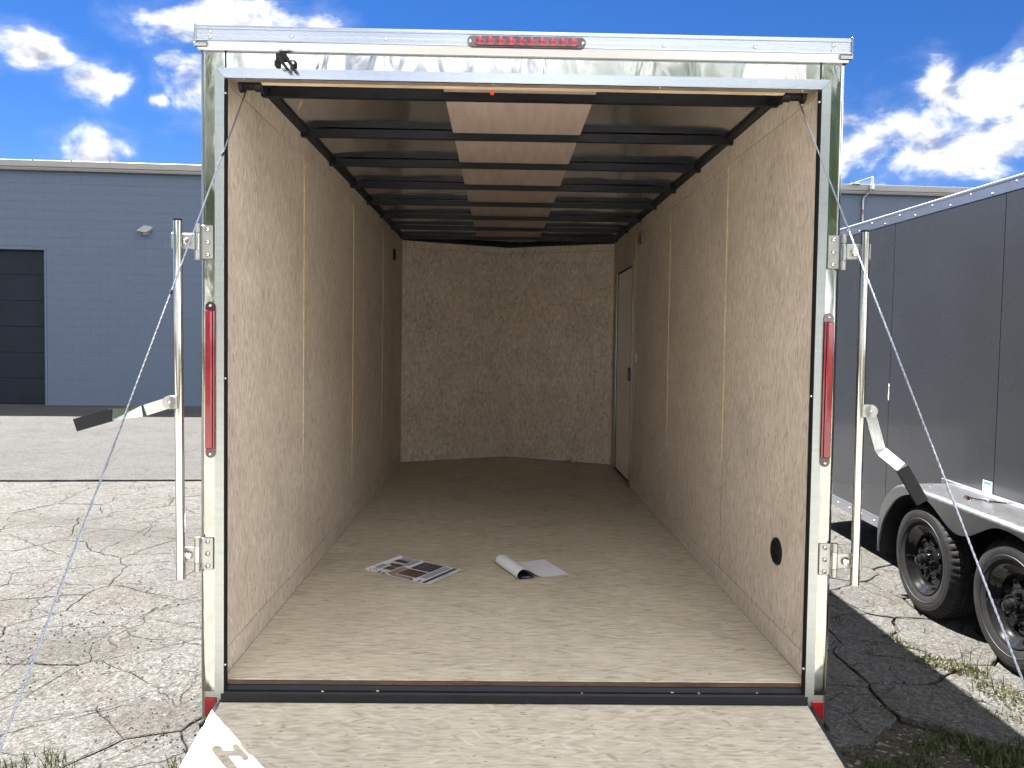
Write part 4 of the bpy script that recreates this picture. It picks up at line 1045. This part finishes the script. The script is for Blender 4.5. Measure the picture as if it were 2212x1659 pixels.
for (x, y) in ((1.83, .51), (1.69, .47), (1.87, .38), (1.93, .34), (1.43, .30), (1.56, .33), (2.05, .45), (1.99, .40), (1.90, .44)):
    blades(gr, x, y, -.03, 60, .07, .07, rg, .0024, 1.); leaflets(gr, x, y, -.03, 80, .09, .06, .03, rg, .008)
for _ in range(45):
    x = rg.uniform(-4.2, -1.06); y = rg.uniform(-.95, .22); blades(gr, x, y, -.03, rg.randint(12, 36), rg.uniform(.03, .10), rg.uniform(.03, .09), rg, .0022, .9)
for (x, y) in ((-1.76, .27), (-1.68, .24), (-1.25, .24), (-1.20, .20), (-1.89, .22)): blades(gr, x, y, -.03, 70, .06, .075, rg, .0022, .9)
tag(gr.obj('ground_grass', M['grass']), 'short grass and weeds in the dirt strip at the ramp', 'grass', kind='stuff')
st = MB()
def stone(x, y, z, s):
    st.add([(x+s*rg.uniform(.6, 1), y, z), (x, y+s*rg.uniform(.6, 1), z), (x-s*rg.uniform(.6, 1), y, z), (x, y-s*rg.uniform(.6, 1), z), (x+s*.2*rg.uniform(-1, 1), y+s*.2*rg.uniform(-1, 1), z+s*rg.uniform(.5, .9)), (x, y, z-s*.4)],
           [(0, 1, 4), (1, 2, 4), (2, 3, 4), (3, 0, 4), (0, 5, 1), (1, 5, 2), (2, 5, 3), (3, 5, 0)])
for _ in range(2600):
    x = rg.uniform(1.1, 3.2) if rg.random() < .55 else rg.uniform(-3.6, -1.03); y = rg.uniform(-.95, .60 if x > 0 else .32); stone(x, y, -.028, rg.uniform(.003, .011))
tag(st.obj('loose_gravel', M['asphalt_old']), 'loose gravel scattered over the dirt beside the ramp', 'gravel', kind='stuff')
st = MB()
for _ in range(900):
    a = rg.random()
    if a < .35: x, y = rg.gauss(-2.35, .35), rg.gauss(1.4, .3)
    elif a < .6: x, y = rg.gauss(-1.4, .22), rg.gauss(.5, .2)
    else: x, y = rg.uniform(-4.5, -1.0), rg.uniform(.4, 5.5)
    if y < .36: continue
    stone(x, y, .001, rg.uniform(.003, .009)*(1.5 if rg.random() < .06 else 1))
for _ in range(160): stone(rg.uniform(1.1, 2.4), rg.uniform(.8, 3), .001, rg.uniform(.003, .009))
M['chip'] = simple('chip', (.035, .033, .032), .85, var=.4)
tag(st.obj('asphalt_crumbs', M['chip']), 'dark crumbs of asphalt strewn on the old paving', 'rubble', kind='stuff')

# ------------------------------------------------------------------ pale building added behind the camera to bounce light into the trailer
WH = thing('bounce_building', 'added long low white metal building bouncing light into the trailer, with grey roll-up doors', 'building', (-4.5, -23, 0))
MB().box(-9, 9, -14, 0, -.03, 4.8).obj('wall', M['white_plastic'], WH)
for i in range(30): MB().box(-8.97+i*.6, -8.85+i*.6, .0005, .03, 0, 4.7).obj('wall_rib', M['white_plastic'], WH)
MB().prism([(.25, 4.80), (.25, 4.95), (-7, 6.0), (-14.25, 4.95), (-14.25, 4.80)], 'x', -9.2, 9.2).obj('roof', M['roofing'], WH)
for x in (-5, 4): MB().box(x-1.5, x+1.5, .031, .07, 0, 3.2, .01).obj('roll_up_door', M['zinc_plate'], WH)

# ------------------------------------------------------------------ trees across the lot behind the camera (seen mirrored in the metal)
def tree_meshes(seed, h, cr):
    rg = random.Random(seed); tk = MB()
    tk.tube([(0, 0, -.1), (.05, .02, h*.18), (-.03, .06, h*.38), (.04, 0, h*.62), (0, .05, h*.85)], [.20, .16, .13, .09, .03], 10)
    cl = []
    for _ in range(46):
        while True:
            p = Vector((rg.uniform(-1, 1), rg.uniform(-1, 1), rg.uniform(-1, 1)))
            if .25 < p.length < 1: break
        c = Vector((p.x*cr, p.y*cr, h*.60+p.z*h*.37)); cl.append((c, cr*rg.uniform(.22, .42)))
    for c, r_ in cl[:14]: tk.tube([(0, 0, max(h*.2, c.z*.55)), c*.5+Vector((0, 0, c.z*.2)), c], [.07, .04, .012], 6)
    lf = MB()
    for c, r_ in cl:
        for _ in range(110):
            d = Vector((rg.gauss(0, 1), rg.gauss(0, 1), rg.gauss(0, .8))).normalized()*r_*rg.uniform(.5, 1.08); p = c+d
            e = Vector((rg.uniform(-1, 1), rg.uniform(-1, 1), rg.uniform(-1, 1))).normalized(); f_ = e.orthogonal().normalized(); s = rg.uniform(.06, .14)
            lf.add([p-e*s, p+f_*s*.6, p+e*s, p-f_*s*.6], [(0, 1, 2, 3)])
    return tk.mesh('trunk', M['bark'], 50), lf.mesh('crown', M['leaf'])
TM = [tree_meshes(1, 10.5, 3.0), tree_meshes(2, 12.5, 3.4), tree_meshes(3, 9.0, 2.7)]
for i, (x, y, k, s) in enumerate(((-17, -18, 0, 1), (-12.5, -17, 1, 1), (-8.6, -16, 0, 1.05), (3.4, -16.5, 0, 1.0), (6.8, -17.5, 1, .95), (10.4, -16, 2, 1.15), (14.5, -18, 1, 1), (20, -18, 0, 1.1), (-22, -17, 2, 1.2), (26, -20, 1, .95), (-28, -21, 1, 1), (32, -19, 0, 1))):
    t_ = thing('broadleaf_tree', 'leafy green tree in the row along the far side of the lot', 'tree', (x, y, -.03), i*1.3, 'trees in the row along the lot')
    t_.scale = (s, s, s)
    link('trunk', TM[k][0], t_); link('crown', TM[k][1], t_)
